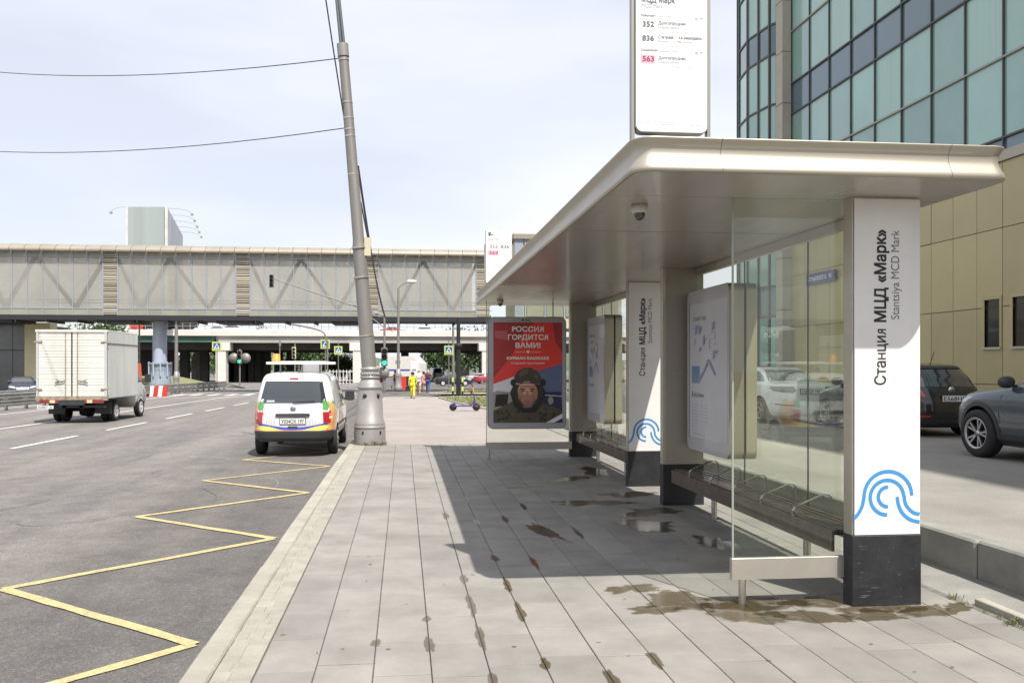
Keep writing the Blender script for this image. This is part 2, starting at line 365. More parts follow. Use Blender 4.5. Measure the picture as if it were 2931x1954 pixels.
# ---------------------------------------------------------------- sidewalk with individual pavers
sw = bpy.data.objects.new('sidewalk', None); C.objects.link(sw); struct(sw, label='paved footway of long grey slabs at the bus stop')
MB().box(-1.2, 4.62, -6, 14, -.5, -.018).build('bedding', M['joint'], sw)
mb = MB(); mb.add([(-1.2, 14, -.018), (4.62, 14, -.018), (4.62, 18.158, -.039), (-1.2, 18.158, -.039)], [[0, 1, 2, 3]]); mb.build('bedding', M['joint'], sw)
PW = .3245; X0 = -.815
PL = .54
tiles = []
for r in range(15):
    off = random.random()*PL
    y = -1.0-off
    x0 = X0+r*PW
    while y < 18.15:
        y1 = min(y+PL, 18.15)
        if y1-y > .05: tiles.append((x0, y, y1, r))
        y = y1
meP = MB().box(-PW/2+.0028, PW/2-.0032, -PL/2+.0036, PL/2-.0036, -.05, 0, bev=.003).mesh('paver'); meP.materials.append(M['paver'])
def tile_score(t): x = t[0]+PW/2; y = (t[1]+t[2])/2; return (x*x+y*y) if y > 1.9 else 1e6
full = sorted([t for t in tiles if t[2]-t[1] > PL-.01], key=tile_score); part = full[:296]; rest = [t for t in tiles if t not in part]
def dz(): return random.uniform(-.0015, .0015)
for t in part:
    yc = (t[1]+t[2])/2
    o = inst('paver', meP, sw, (t[0]+PW/2, yc, gz(yc)+dz())); o.rotation_euler = (random.uniform(-.0025, .0025), random.uniform(-.0035, .0035), random.uniform(-.002, .002))
mb = MB()
for t in rest:
    z = gz((t[1]+t[2])/2)+dz(); mb.box(t[0]+.003, t[0]+PW-.003, t[1]+.003, t[2]-.003, z-.05, z, bev=.003)
o = mb.build('paving', M['paver'], sw, fix=False); o['kind'] = 'stuff'; o['label'] = 'far and cut grey slabs'
# setts strip
mb = MB(); y = -1
row = 0
while y < 18.1:
    hgt = random.uniform(.13, .15); x = -1.045+ (0 if row % 2 else -.03)
    while x < -.824:
        wdt = random.uniform(.09, .13); wdt = -.822-x if -.822-x-wdt < .05 else wdt
        xa = max(x, -1.047)
        if wdt > .02: z = gz(y)+random.uniform(-.0015, .001); mb.box(xa+.0006, x+wdt-.0006, y+.0006, y+hgt-.0006, z-.05, z, bev=.0015)
        x += wdt
    y += hgt; row += 1
o = mb.build('setts', M['sett'], sw, fix=False); o['kind'] = 'stuff'; o['label'] = 'strip of small buff setts behind the kerb'
mk = MB(); mk.box(-.155, 0, -.497, .497, -.35, .004, bev=.012); meK = mk.mesh('kerb_stone'); meK.materials.append(M['kerb'])
kb = bpy.data.objects.new('kerb', None); C.objects.link(kb); struct(kb, label='row of pale kerb stones along the carriageway')
for k in range(0, 52):
    o = inst('kerb_stone', meK, kb, (-1.052+random.uniform(-.004, .004), k*1.0-.4, gz(k)+random.uniform(-.004, .003))); o.rotation_euler.z = random.uniform(-.003, .003)
# retaining kerb stones to the raised access road
rk = bpy.data.objects.new('retaining_kerb', None); C.objects.link(rk); struct(rk, label='grey concrete retaining kerb below the access road')
mr = MB(); mr.box(0, .17, -.747, .747, -.4, .345, bev=.018); meR = mr.mesh('kerb_block'); meR.materials.append(M['concrete'])
for k in range(0, 30):
    o = inst('kerb_block', meR, rk, (4.45+random.uniform(-.006, .006), -2.3+k*1.5, gz(-2.3+k*1.5)+random.uniform(-.008, .008))); o.rotation_euler.z = random.uniform(-.006, .006)
mb = MB(); mb.add([(4.04, -6, -.005), (4.45, -6, .05), (4.45, 14, .05), (4.04, 14, -.005), (4.04, 30, -.07), (4.45, 30, -.02)], [[0, 1, 2, 3], [3, 2, 5, 4]])
o = mb.build('kerb_apron', M['concrete'], fix=False); struct(o); o['label'] = 'sloping concrete apron at the foot of the retaining kerb'
mr = MB(); mr.box(0, .075, -.495, .495, -.2, .045, bev=.006); meR = mr.mesh('edging_stone'); meR.materials.append(M['kerb'])
for k in range(5):
    o = inst('edging_stone', meR, rk, (4.06, 4.95-k, .0+random.uniform(-.004, .004)))
# wet film lying on the slabs
wet = bpy.data.materials.new('wet_film'); wet.use_nodes = True; n = wet.node_tree.nodes; l = wet.node_tree.links; n.clear()
o_ = n.new('ShaderNodeOutputMaterial'); t_ = n.new('ShaderNodeBsdfTransparent'); t_.inputs[0].default_value = (.66, .62, .53, 1)
g_ = n.new('ShaderNodeBsdfGlossy'); g_.inputs['Roughness'].default_value = .12; fr = n.new('ShaderNodeFresnel'); gb = n.new('ShaderNodeNewGeometry'); iv = n.new('ShaderNodeMapRange'); iv.inputs['To Min'].default_value = 1.33; iv.inputs['To Max'].default_value = 1/1.33
l.new(gb.outputs['Backfacing'], iv.inputs['Value']); l.new(iv.outputs[0], fr.inputs[0])
x_ = n.new('ShaderNodeMixShader'); l.new(fr.outputs[0], x_.inputs[0]); l.new(t_.outputs[0], x_.inputs[1]); l.new(g_.outputs[0], x_.inputs[2]); l.new(x_.outputs[0], o_.inputs[0])
M['wet'] = wet
nw = wet.node_tree.nodes; lw = wet.node_tree.links
at_ = nw.new('ShaderNodeAttribute'); at_.attribute_name = 'wetness'; gp_ = nw.new('ShaderNodeNewGeometry'); zn_ = nw.new('ShaderNodeTexNoise'); zn_.inputs['Scale'].default_value = 11; zn_.inputs['Detail'].default_value = 6
lw.new(gp_.outputs['Position'], zn_.inputs['Vector']); ma_ = nw.new('ShaderNodeMath'); ma_.operation = 'MULTIPLY_ADD'; ma_.inputs[1].default_value = 1.5; lw.new(zn_.outputs['Fac'], ma_.inputs[0]); lw.new(at_.outputs['Fac'], ma_.inputs[2])
rm_ = nw.new('ShaderNodeMapRange'); rm_.interpolation_type = 'SMOOTHSTEP'; rm_.inputs['From Min'].default_value = 1.0; rm_.inputs['From Max'].default_value = 1.32; lw.new(ma_.outputs[0], rm_.inputs['Value'])
dry_ = nw.new('ShaderNodeBsdfTransparent'); fx_ = nw.new('ShaderNodeMixShader'); lw.new(rm_.outputs[0], fx_.inputs[0]); lw.new(dry_.outputs[0], fx_.inputs[1]); lw.new(x_.outputs[0], fx_.inputs[2]); lw.new(fx_.outputs[0], o_.inputs[0])
WET = {}
def blob(mb, cx, cy, rx, ry, rot=0, n=60, rough=.35, z=.0042):
    rough *= .6; ph = [random.uniform(0, 6.28) for _ in range(8)]; w0 = WET.setdefault(id(mb), []); base = len(mb.v); V = [(cx, cy, z+gz(cy))]; w0.append(1.0); n = 40 if rx > .05 or ry > .05 else 12
    for rr, ww in ((.45, .95), (.8, .55), (1.1, .0)):
        for k in range(n):
            a = 2*math.pi*k/n; f = (1+rough*sum(math.sin((j+2)*a+ph[j])/(j+2)**.75 for j in range(8 if n > 12 else 3))*.7)*rr
            x = rx*f*math.cos(a); y = ry*f*math.sin(a); V.append((cx+x*math.cos(rot)-y*math.sin(rot), cy+x*math.sin(rot)+y*math.cos(rot), z+gz(cy))); w0.append(ww)
    F = [[0, 1+k, 1+(k+1) % n] for k in range(n)]+[[1+r*n+k, 1+(r+1)*n+k, 1+(r+1)*n+(k+1) % n, 1+r*n+(k+1) % n] for r in range(2) for k in range(n)]
    mb.add(V, F)
def wet_build(mb, nm):
    o = mb.build(nm, M['wet'], fix=False); at0 = o.data.attributes.new('wetness', 'FLOAT', 'POINT'); at0.data.foreach_set('value', WET.pop(id(mb))); return o
for (cx, cy, rx, ry, rt, ro) in [(2.5, 5.62, .42, .14, 0, .35), (3.35, 5.42, .4, .08, 0, .3), (1.75, 5.55, .16, .1, .2, .6), (2.35, 5.45, .3, .22, 0, .5), (2.0, 5.75, .25, .2, .4, .55), (2.75, 5.3, .26, .13, -.2, .5), (3.2, 5.28, .24, .1, .1, .5), (3.62, 5.33, .24, .09, .2, .45), (3.0, 5.62, .3, .12, 0, .5),
                            (1.75, 6.1, .2, .1, .3, .7), (3.05, 6.6, .22, .2, .6, .6), (3.0, 7.6, .16, .28, 0, .6), (2.6, 8.5, .3, .25, 0, .7), (2.9, 9.3, .35, .2, .3, .7), (1.45, 8.3, .09, .42, .25, .6), (2.35, 10.0, .4, .2, 0, .8),
                            (3.0, 10.6, .35, .2, 0, .6), (3.1, 13.0, .2, .5, 0, .6), (2.6, 12.2, .35, .15, .5, .7), (3.9, 5.4, .13, .07, .9, .5), (1.7, 11.4, .3, .08, .3, .7)]:
    mb = MB(); blob(mb, cx, cy, rx*1.15, ry*1.25, rt, rough=ro); o = wet_build(mb, 'wet_patch'); struct(o); o['label'] = 'dark wet patch drying on the slabs'
mb = MB()
jl = [X0+PW*k for k in range(15)]
for (r, y, ln) in [(4, 4.35, .3), (4, 5.1, .45), (4, 5.8, .5), (4, 6.5, .3), (4, 9.3, .5), (5, 4.6, .2), (5, 5.6, .45), (5, 6.3, .4), (5, 7.2, .3), (5, 8.9, .35), (5, 10.4, .5), (3, 3.5, .12), (3, 5.0, .3), (3, 5.5, .12), (6, 4.3, .4), (6, 7, .4), (2, 5.05, .14), (6, 3.4, .5), (7, 4.6, .3), (6, 9.0, .4), (7, 9.8, .5), (8, 8.2, .5), (7, 3.3, .3)]:
    blob(mb, jl[r], y, .034, ln*.55, 0, 26, .5, z=.0035)
for _ in range(70):
    blob(mb, random.uniform(-.8, 4.0), random.uniform(2.6, 9), random.uniform(.006, .022), random.uniform(.006, .02), 0, 26, .3, z=.0045)
o = wet_build(mb, 'damp_spots'); o['kind'] = 'stuff'; o['label'] = 'small damp spots along the slab joints'
# ---------------------------------------------------------------- plants: weeds and grass tufts
M['leaf'] = mat('weed_leaf', (.12, .165, .05), .7, var=.4, vscale=30, island=.35, col2=(.20, .18, .08))
M['leaf_dk'] = mat('tree_leaf', (.055, .10, .028), .75, island=.45, var=.3, vscale=1.0)
M['leaf_lt'] = mat('tree_leaf_light', (.09, .14, .045), .75, island=.45, var=.3, vscale=1.2)
M['bark'] = mat('bark', (.12, .1, .08), .9, var=.3, vscale=12)
def tuft(mb, x, y, z, h, n, spread):
    for _ in range(n):
        a = random.uniform(0, 6.28); r = random.uniform(0, spread); px, py = x+r*math.cos(a), y+r*math.sin(a)
        a = random.uniform(0, 6.28); hh = h*random.uniform(.5, 1.1); ln = hh*random.uniform(.2, .9); wd = hh*.09
        dx, dy = math.cos(a), math.sin(a); sx, sy = -dy*wd, dx*wd
        mb.add([(px-sx, py-sy, z), (px+sx, py+sy, z), (px+dx*ln*.4+sx, py+dy*ln*.4+sy, z+hh*.7), (px+dx*ln*.4-sx, py+dy*ln*.4-sy, z+hh*.7), (px+dx*ln, py+dy*ln, z+hh)], [[0, 1, 2, 3], [3, 2, 4]])
mb = MB()
for k in range(60): y = 3.9+k*.03+random.uniform(-.03, .03); tuft(mb, 4.02+random.uniform(-.03, .03), y, 0, random.uniform(.01, .035), random.randint(3, 9), .03)
for (x, y) in ((4.0, 5.0), (4.03, 5.6), (4.02, 4.75)): tuft(mb, x, y, 0, .045, 30, .06)
o = mb.build('weeds', M['leaf'], fix=False); o['kind'] = 'stuff'; o['label'] = 'low weeds in the gap beside the low edging'
mb = MB(); mb.box(3.985, 4.045, 2, 6.6, -.01, .002); o = mb.build('dirt_gap', M['joint']); struct(o); o['label'] = 'strip of dirt between slabs and apron'
# ================================================================ BUS SHELTER
M['alu'] = mat('champagne_metal', (.50, .465, .40), .36, metal=.75, var=.05, vscale=1.2, stretch=(.6, .6, 8))
M['fascia'] = mat('fascia_metal', (.45, .415, .345), .46, metal=.6, var=.04, vscale=2)
M['soffit'] = mat('soffit_metal', (.47, .435, .39), .3, metal=.35, var=.09, vscale=1.1, stretch=(2.5, .25, 1), coat=.15)
M['beige'] = mat('beige_panel', (.40, .36, .30), .42, metal=.35, var=.06, vscale=2, stretch=(1, 1, .3))
M['white_panel'] = mat('white_panel', (.78, .77, .75), .35, coat=.3, var=.04, vscale=3)
M['black_base'] = mat('scuffed_base', (.012, .012, .014), .5, var=.3, vscale=5, bump=.5, bscale=18, col2=(.026, .027, .031))
M['dark'] = mat('dark_gap', (.02, .02, .02), .7)
M['steel'] = mat('brushed_steel', (.52, .5, .46), .28, metal=.9, var=.05, vscale=20)
M['steel_rail'] = mat('rail_steel', (.47, .44, .385), .38, metal=.6, var=.05, vscale=6)
M['glass'] = glass('shelter_glass', (.95, .97, .935), .0, .008, dirt=.014, dirtcol=(.5, .5, .4), ior=1.4)
M['glass_side'] = glass('side_glass', (.95, .97, .935), .0, .008, dirt=.012, dirtcol=(.5, .5, .4), ior=1.4)
M['glass_edge'] = mat('glass_edge', (.30, .33, .27), .2, coat=.5)
M['ink'] = mat('ink_black', (.02, .02, .025), .5); M['ink_grey'] = mat('ink_grey', (.16, .16, .17), .5); M['ink_blue'] = mat('ink_blue', (.05, .27, .58), .4)
M['ink_light'] = mat('ink_light', (.33, .33, .35), .5); M['pink'] = mat('ink_pink', (.80, .42, .52), .5); M['ink_red'] = mat('ink_maroon', (.33, .05, .1), .5)
CZ = 2.91
sh = thing('bus_shelter', 'long champagne-coloured metal bus shelter with glass walls and white lettered columns', 'bus shelter', (0, 0, 0))
# canopy: fascia profile swept around a rounded rectangle
def ring(o):
    x0, x1, y0, y1, r = 1.42, 3.93, 4.9, 15.95, .13
    P = []
    for cx, cy, a0 in ((x1-r, y1-r, 0), (x0+r, y1-r, 90), (x0+r, y0+r, 180), (x1-r, y0+r, 270)):
        for k in range(9):
            a = R(a0+90*k/8); P.append((cx+(r+o)*math.cos(a), cy+(r+o)*math.sin(a)))
    return P
prof = [(-.02, CZ+.004), (-.006, CZ-.001), (.004, CZ+.008), (.006, CZ+.02), (.0, CZ+.04), (-.016, CZ+.07), (-.03, CZ+.10), (-.036, CZ+.13), (-.03, CZ+.165), (-.014, CZ+.192), (.0, CZ+.207), (.0, CZ+.214), (-.02, CZ+.219), (-.25, CZ+.226)]
mb = MB(); V = []; n = 36
for o_, z in prof: V += [(x, y, z) for x, y in ring(o_)]
mb.add(V, [[i*n+k, i*n+(k+1) % n, (i+1)*n+(k+1) % n, (i+1)*n+k] for i in range(len(prof)-1) for k in range(n)], None, True)
mb.build('fascia', M['fascia'], sh)
MB().add([(x, y, CZ+.225) for x, y in ring(-.25)], [list(range(36))]).build('roof_sheet', M['alu'], sh)
MB().box(1.6, 3.7, 5.1, 15.75, CZ+.03, CZ+.19).build('roof_core', M['dark'], sh)
for xx in (1.98, 3.5):
    mb = MB(); mb.add([(xx+d_, 4.9-o_-.0012, z) for o_, z in prof[1:12] for d_ in (0, .004)], [[2*i, 2*i+1, 2*i+3, 2*i+2] for i in range(10)]); mb.build('fascia_seam', M['ink_grey'], sh)
for yy in (8.4, 12.2):
    mb = MB(); mb.add([(1.42-o_-.0012, yy+d_, z) for o_, z in prof[1:12] for d_ in (0, .005)], [[2*i, 2*i+1, 2*i+3, 2*i+2] for i in range(10)]); mb.build('fascia_seam', M['ink_grey'], sh)
seams = [4.9, 5.63, 7.12, 8.6, 10.07, 11.55, 13.02, 14.5, 15.95]
P0 = ring(-.018)
def clip(P, ya, yb):
    for c, sg in ((ya, 1), (yb, -1)):
        Q = []
        for i, p in enumerate(P):
            q = P[(i+1) % len(P)]; a = (p[1]-c)*sg; b = (q[1]-c)*sg
            if a >= 0: Q.append(p)
            if (a > 0 > b) or (a < 0 < b): t = a/(a-b); Q.append((p[0]+(q[0]-p[0])*t, p[1]+(q[1]-p[1])*t))
        P = Q
    return P
for i in range(8):
    P = clip(P0, seams[i]+.006, seams[i+1]-.006); z = CZ+random.uniform(-.0015, .0015)
    MB().prism(P, z, z+.02).build('soffit_panel', M['soffit'], sh)
# columns
def logo(mb, xl, z0, y):
    sx = .494/317; sz = 1/663.
    def cv(pts): return [((a-158)*sx, (878-b)*sz) for a, b in pts]
    arc = lambda cx, cy, r, a0, a1, n=14: [(cx+r*math.cos(R(a0+(a1-a0)*k/n)), cy-r*math.sin(R(a0+(a1-a0)*k/n))) for k in range(n+1)]
    O = (xl, y, z0)
    S1 = smooth([(158, 802), (180, 780), (198, 745), (205, 710), (207, 695)], 1)+arc(322, 698, 115, 176, 0)
    S2 = arc(318, 706, 82, 270, 90, 16)+arc(318, 704, 80, 84, 8, 8)+smooth([(400, 700), (404, 735), (425, 765), (450, 783), (475, 787)], 1)
    S3 = arc(322, 703, 47, 90, 270)
    S4 = smooth([(366, 703), (372, 745), (392, 785), (430, 815), (475, 825)], 2)
    for S in (S1, S2, S3, S4): stroke(mb, cv(S), .026, O, (1, 0, 0), (0, 0, 1), M['ink_blue'])
def column(xl, xr, y0, y1, face, base=.5, lettered=False):
    zt = CZ-.002; g = gz(y0)
    MB().box(xl-.004, xr+.004, y0-.004, y1+.004, g-.02, base, bev=.004).build('column_base', M['black_base'], sh)
    MB().box(xl, xr, y0+.012, y1, base+.002, zt).build('column', M['alu'], sh)
    if lettered:
        MB().box(xl+.012, xr-.004, y0-.004, y0+.01, base+.006, zt-.012, bev=.003).build('column_panel', M['white_panel'], sh)
        mb = MB(); yy = y0-.004
        Rv, Uv = (0, 0, 1), (-1, 0, 0)
        text_at(mb, 'Станция', .118, (xl+.245, yy, 1.567), Rv, Uv, M['ink'], .001, width=.395)
        text_at(mb, 'МЦД', .118, (xl+.245, yy, 2.012), Rv, Uv, M['ink'], .0028, width=.24)
        text_at(mb, '«Марк»', .118, (xl+.245, yy, 2.30), Rv, Uv, M['ink'], .0028, width=.37)
        text_at(mb, 'Stantsiya MCD Mark', .088, (xl+.345, yy, 2.035), Rv, Uv, M['ink_grey'], 0, width=.635)
        mb.build('column_lettering', None, sh, fix=False); mb = MB()
        logo(mb, xl+.006, base+.01, yy); mb.build('column_logo', None, sh, fix=False)
    else:
        MB().box(xl+.04, xr-.004, y0-.002, y0+.01, base+.006, 1.62).build('column_panel', M['beige'], sh)
        MB().box(xl+.04, xr-.004, y0-.002, y0+.01, 1.626, zt-.008).build('column_panel', M['beige'], sh)
column(3.18, 3.69, 5.5, 5.62, 'w', lettered=True)
column(3.18, 3.69, 9.73, 9.85, 'b')
column(3.18, 3.69, 11.3, 11.42, 'w', lettered=True)
column(3.15, 3.66, 15.2, 15.32, 'b', base=.47)
# scuffs on the nearest base
M['scuff'] = mat('scuff', (.09, .095, .1), .6, var=.3, vscale=40)
mb = MB()
for _ in range(26):
    x = random.choice([random.uniform(3.2, 3.33), random.uniform(3.2, 3.66)]); z = random.uniform(.06, .46); w_ = random.uniform(.01, .09 if x < 3.34 else .02); h_ = random.uniform(.002, .008)
    P = [(x, z), (x+w_*.4, z+h_*random.uniform(.2, 1)), (x+w_, z+h_*.3), (x+w_*.6, z-h_*random.uniform(.1, 1))]
    poly2(mb, P, (0, 5.4955, 0), (1, 0, 0), (0, 0, 1), M['scuff'], eps=.0008)
mb.build('scuff_marks', None, sh, fix=False)
# back walls, side panes, rails
def pane(x0, x1, y0, y1, z0, z1, m, nm='glass_pane'): return MB().box(x0, x1, y0, y1, z0, z1).build(nm, m, sh)
def edge(x, y, z0, z1, t=.012): return MB().box(x-t/2, x+t/2, y-t/2, y+t/2, z0, z1).build('glass_edge', M['glass_edge'], sh)
for y0, y1 in ((5.63, 9.72), (11.43, 15.19)):
    L = y1-y0; n_ = 3
    for k in range(n_):
        pane(3.616, 3.626, y0+L*k/n_+.004, y0+L*(k+1)/n_-.004, .34, CZ-.09, M['glass'])
        if k: MB().box(3.614, 3.628, y0+L*k/n_-.003, y0+L*k/n_+.003, .34, CZ-.09).build('pane_seal', M['dark'], sh)
    MB().box(3.59, 3.65, y0, y1, CZ-.085, CZ-.003).build('top_rail', M['alu'], sh)
    MB().box(3.60, 3.642, y0, y1, .30, .345).build('bottom_rail', M['steel_rail'], sh)
def side(x0, x1, y, zb=.33, legx=None):
    pane(x0+.02, x1-.01, y-.005, y+.005, zb, CZ-.006, M['glass_side'])
    edge(x0+.015, y, zb, CZ-.004)
    MB().box(x0, x1+.005, y-.022, y+.022, zb-.15, zb+.002, bev=.003).build('bottom_rail', M['steel_rail'], sh)
    MB().tube([(x0+.085, y, zb-.15), (x0+.085, y, gz(y)-.01)], .026, 20).build('leg', M['steel'], sh)
side(2.335, 3.175, 5.63)
MB().box(1.52, 3.14, 14.978, 15.022, .165, .30, bev=.003).build('bottom_rail', M['steel_rail'], sh)
MB().tube([(1.58, 15, .17), (1.58, 15, -.02)], .026, 20).build('leg', M['steel'], sh)
pane(1.54, 2.78, 14.995, 15.005, .30, CZ-.006, M['glass_side']); pane(2.79, 3.14, 14.995, 15.005, .30, CZ-.006, M['glass_side'])
edge(1.535, 15, .3, CZ-.004); MB().box(2.778, 2.792, 14.99, 15.01, 2.62, CZ-.004).build('pane_seal', M['dark'], sh)
for (x, y, k) in ((3.78, 5.75, 0),):
    MB().lathe([(0, CZ-.03), (.05, CZ-.03), (.055, CZ), (0, CZ)], 16, (x, y, 0)).build('ceiling_sensor', M['ink_grey'], sh)
# cameras
M['cam_white'] = mat('camera_body', (.55, .52, .47), .4); M['smoke'] = mat('smoked_dome', (.035, .03, .025), .08, coat=1)
for i, (x, y) in enumerate(((1.76, 5.95), (1.75, 14.65))):
    t = thing('security_camera', ['dome camera under the near end of the shelter canopy', 'dome camera above the red poster at the far end of the canopy'][i], 'security camera', (x, y, CZ), group='dome cameras under the canopy')
    MB().lathe([(0, 0), (.062, 0), (.06, -.045), (.052, -.062), (0, -.062)], 28).build('housing', M['cam_white'], t)
    MB().lathe([(.044, -.062), (.043, -.078), (.036, -.098), (.022, -.112), (0, -.117)], 24).build('dome', M['smoke'], t)
# benches
M['wood'] = mat('bench_slat', (.085, .062, .05), .45, var=.25, vscale=10, coat=.2); M['bench_steel'] = mat('bench_frame', (.10, .09, .08), .45, metal=.3)
def bench(y0, y1, label):
    t = thing('bench', label, 'bench', (0, 0, 0), group='slatted benches inside the shelter')
    for k in range(6):
        x = 3.27+k*.053; z = .455+.012*abs(k-2.5)/2.5-.004*(k == 0)
        MB().box(x, x+.042, y0, y1, z-.022, z, bev=.006).build('slat', M['wood'], t)
    MB().box(3.235, 3.262, y0-.01, y1, .30, .45, bev=.004).build('apron', M['wood'], t)
    MB().box(3.30, 3.56, y0+.1, y1-.1, .40, .43).build('frame', M['bench_steel'], t)
    n_ = 6
    for k in range(1, n_):
        y = y0+(y1-y0)*k/n_
        pts = [(3.245, y, .42), (3.245, y, .50), (3.26, y, .525), (3.30, y, .545), (3.50, y, .625), (3.55, y, .625), (3.575, y, .60), (3.585, y, .44)]
        mb = MB(); V = []; 
        for p in pts: V += [(p[0], p[1]-.018, p[2]), (p[0], p[1]+.018, p[2])]
        mb.add(V, [[2*i, 2*i+1, 2*i+3, 2*i+2] for i in range(len(pts)-1)])
        V2 = [(v[0]-.006 if i < 4 else v[0], v[1], v[2]+(.006 if i > 3 else 0)) for i, v in enumerate(V)]
        mb.add(V2, [[2*i, 2*i+1, 2*i+3, 2*i+2] for i in range(len(pts)-1)])
        mb.build('divider', M['steel'], t)
    for y in (y0+.8, y1-.8):
        MB().tube([(3.46, y, .4), (3.46, y, gz(y)-.01)], .032, 16).build('leg', M['steel'], t)
bench(5.9, 9.6, 'brown slatted bench with steel dividers behind the near glass end pane')
bench(11.6, 15.05, 'brown slatted bench in the far bay beside the red poster')
# ---------------------------------------------------------------- light boxes
M['box_side'] = mat('lightbox_side', (.42, .38, .29), .4, metal=.5, var=.05, vscale=3)
M['box_face'] = mat('lightbox_face', (.40, .40, .41), .35, coat=.5)
M['box_glass'] = mat('printed_sheet', (.50, .50, .52), .3, coat=.15, var=.03, vscale=3)
M['map_blue'] = mat('map_blue', (.10, .2, .36), .4); M['map_pale'] = mat('map_pale', (.24, .27, .40), .4); M['map_pink'] = mat('map_pink', (.45, .26, .27), .4)
def info(y0, y1, label, z0=.71, z1=2.6):
    t = thing('info_board', label, 'information board', (0, 0, 0), group='double-sided information boards')
    Rv = Vector((0, -1, 0)); 
    def slab(xa, xb, nm, m):
        P = rrect(y0, y1, z0, z1, .09, 6); return MB().prism(P, xa, xb, plane='yz').build(nm, m, t)
    slab(3.45, 3.606, 'case', M['box_side']); slab(3.632, 3.75, 'rear_case', M['box_side'])
    P = rrect(y0+.004, y1-.004, z0+.004, z1-.004, .088, 6); MB().prism(P, 3.442, 3.45, plane='yz').build('front_frame', M['box_face'], t)
    mb = MB(); W_ = y1-y0
    O = Vector((3.442, y1, z0))     # reading direction runs toward the camera
    def pp(pts, m, e=.0015): poly2(mb, pts, O, Rv, (0, 0, 1), m, e)
    pp(rrect(.10, W_-.05, .16, z1-z0-.16, .02, 3), M['box_glass'], .001)
    H_ = z1-z0
    text_at(mb, 'Открывайте город', .075, O+Vector((0, -.2, H_-.36)), Rv, (0, 0, 1), M['ink_grey'], 0, width=.42, eps=.002)
    text_at(mb, 'с картой', .075, O+Vector((0, -.2, H_-.47)), Rv, (0, 0, 1), M['ink_grey'], 0, width=.3, eps=.002)
    for k in range(16):
        x = .2+random.random()*.7; z = 1.02+random.random()*.38; w_ = random.uniform(.02, .1); h_ = random.uniform(.02, .14)
        if x+w_ < W_-.1: pp([(x, z), (x+w_, z+.03), (x+w_*.9, z+h_), (x+.01, z+h_*.8)], random.choice([M['map_pale'], M['map_pale'], M['map_pink']]), .002+.0003*k)
    stroke(mb, smooth([(.42, .84), (.62, .98), (.7, 1.08), (.78, 1.0), (.9, .9)]), .035, O, Rv, Vector((0, 0, 1)), M['map_pale'], .008)
    pp([(.17, .80), (.42, .80), (.42, 1.0), (.17, 1.0)], M['map_blue'], .003)
    for k in range(5): pp([(.19+k*.05, .80), (.21+k*.05, .95-.02*(k % 2)), (.225+k*.05, .80)], M['map_pale'], .004)
    text_at(mb, 'МЦД Марк', .06, O+Vector((0, -.24, .64)), Rv, (0, 0, 1), M['ink_grey'], .001, eps=.002)
    pp([(.17, .63), (.21, .63), (.21, .70), (.17, .70)], M['ink_grey'], .002)
    for cx in (.17, .50):
        for k in range(9):
            z = .55-k*.038
            if cx > .4 and k > 5: continue
            pp([(cx, z), (cx+.035, z), (cx+.035, z+.012), (cx, z+.012)], M['ink_light'], .002); pp([(cx+.08, z), (cx+random.uniform(.14, .22), z), (cx+.18, z+.008), (cx+.08, z+.008)], M['ink_light'], .002)
    pp([(.17, .2), (.6, .19), (.6, .2), (.17, .21)], M['ink_light'], .002)
    pp([(.075, .14), (.083, .14), (.083, H_-.14), (.075, H_-.14)], M['dark'], .002)
    mb.build('printed_map', None, t, fix=False)
info(8.34, 9.62, 'double information board with a route map on the near shelter wall')
info(13.7, 15.02, 'double information board on the far shelter wall beside the red poster')
# red poster light box (flat printed picture)
t = thing('advertising_lightbox', 'illuminated red poster with a helmeted soldier at the far end of the shelter', 'poster lightbox', (0, 14.82, 0))
px0, px1, pz0, pz1 = 1.545, 3.0, .56, 2.615
MB().prism(rrect(px0, px1, pz0, pz1, .11, 8), 0, .13, plane='xz').build('case', M['ink_grey'], t)
MB().prism(rrect(px0+.012, px1-.012, pz0+.012, pz1-.012, .10, 8), -.012, 0, plane='xz').build('front_frame', M['box_face'], t)
PR = {k: mat('print_'+k, tuple(min(.85, q*1.3) for q in c), .35, coat=.1) for k, c in dict(red=srgb(214, 56, 50), dkred=srgb(150, 42, 40), white=srgb(205, 200, 205), blue=srgb(88, 98, 128), navy=srgb(30, 36, 70), black=srgb(30, 28, 28), helmet=srgb(62, 56, 48), helm2=srgb(84, 78, 62), skin=srgb(196, 150, 126), skin2=srgb(160, 112, 92), beard=srgb(122, 92, 78), camo=srgb(70, 66, 50), camo2=srgb(42, 40, 34), lip=srgb(150, 90, 82), letter=srgb(228, 205, 196), grey=srgb(140, 135, 125), patch=srgb(168, 82, 78)).items()}  # print colours brightened to stand in for the box's backlight; nothing here emits
mb = MB(); bw = 1.28; bh = 1.84; O = Vector((px0+.098, -.012, pz0+.115)); L_ = [.0008]
def pr(pts, c):
    L_[0] += .00025; poly2(mb, [(x*bw, (1-y)*bh) for x, y in pts], O, (1, 0, 0), (0, 0, 1), PR[c], L_[0])
def el(cx, cy, rx, ry, c, n=24, a0=0, a1=360): pr([(cx+rx*math.cos(R(a0+(a1-a0)*k/n)), cy-ry*math.sin(R(a0+(a1-a0)*k/n))) for k in range(n if a1-a0 == 360 else n+1)], c)
pr([(0, 0), (1, 0), (1, 1), (0, 1)], 'red'); pr([(0, 0), (.6, 0), (.42, .12), (.26, .34), (.06, .5), (0, .56)], 'dkred')
pr([(.6, 0), (.8, 0), (.55, .12), (.44, .12)], 'red'); pr([(1, 0), (1, .3), (.9, .2), (.86, 0)], 'dkred')
pr([(.02, .085), (.2, .085), (.2, .175), (.12, .17), (.02, .15)], 'patch')
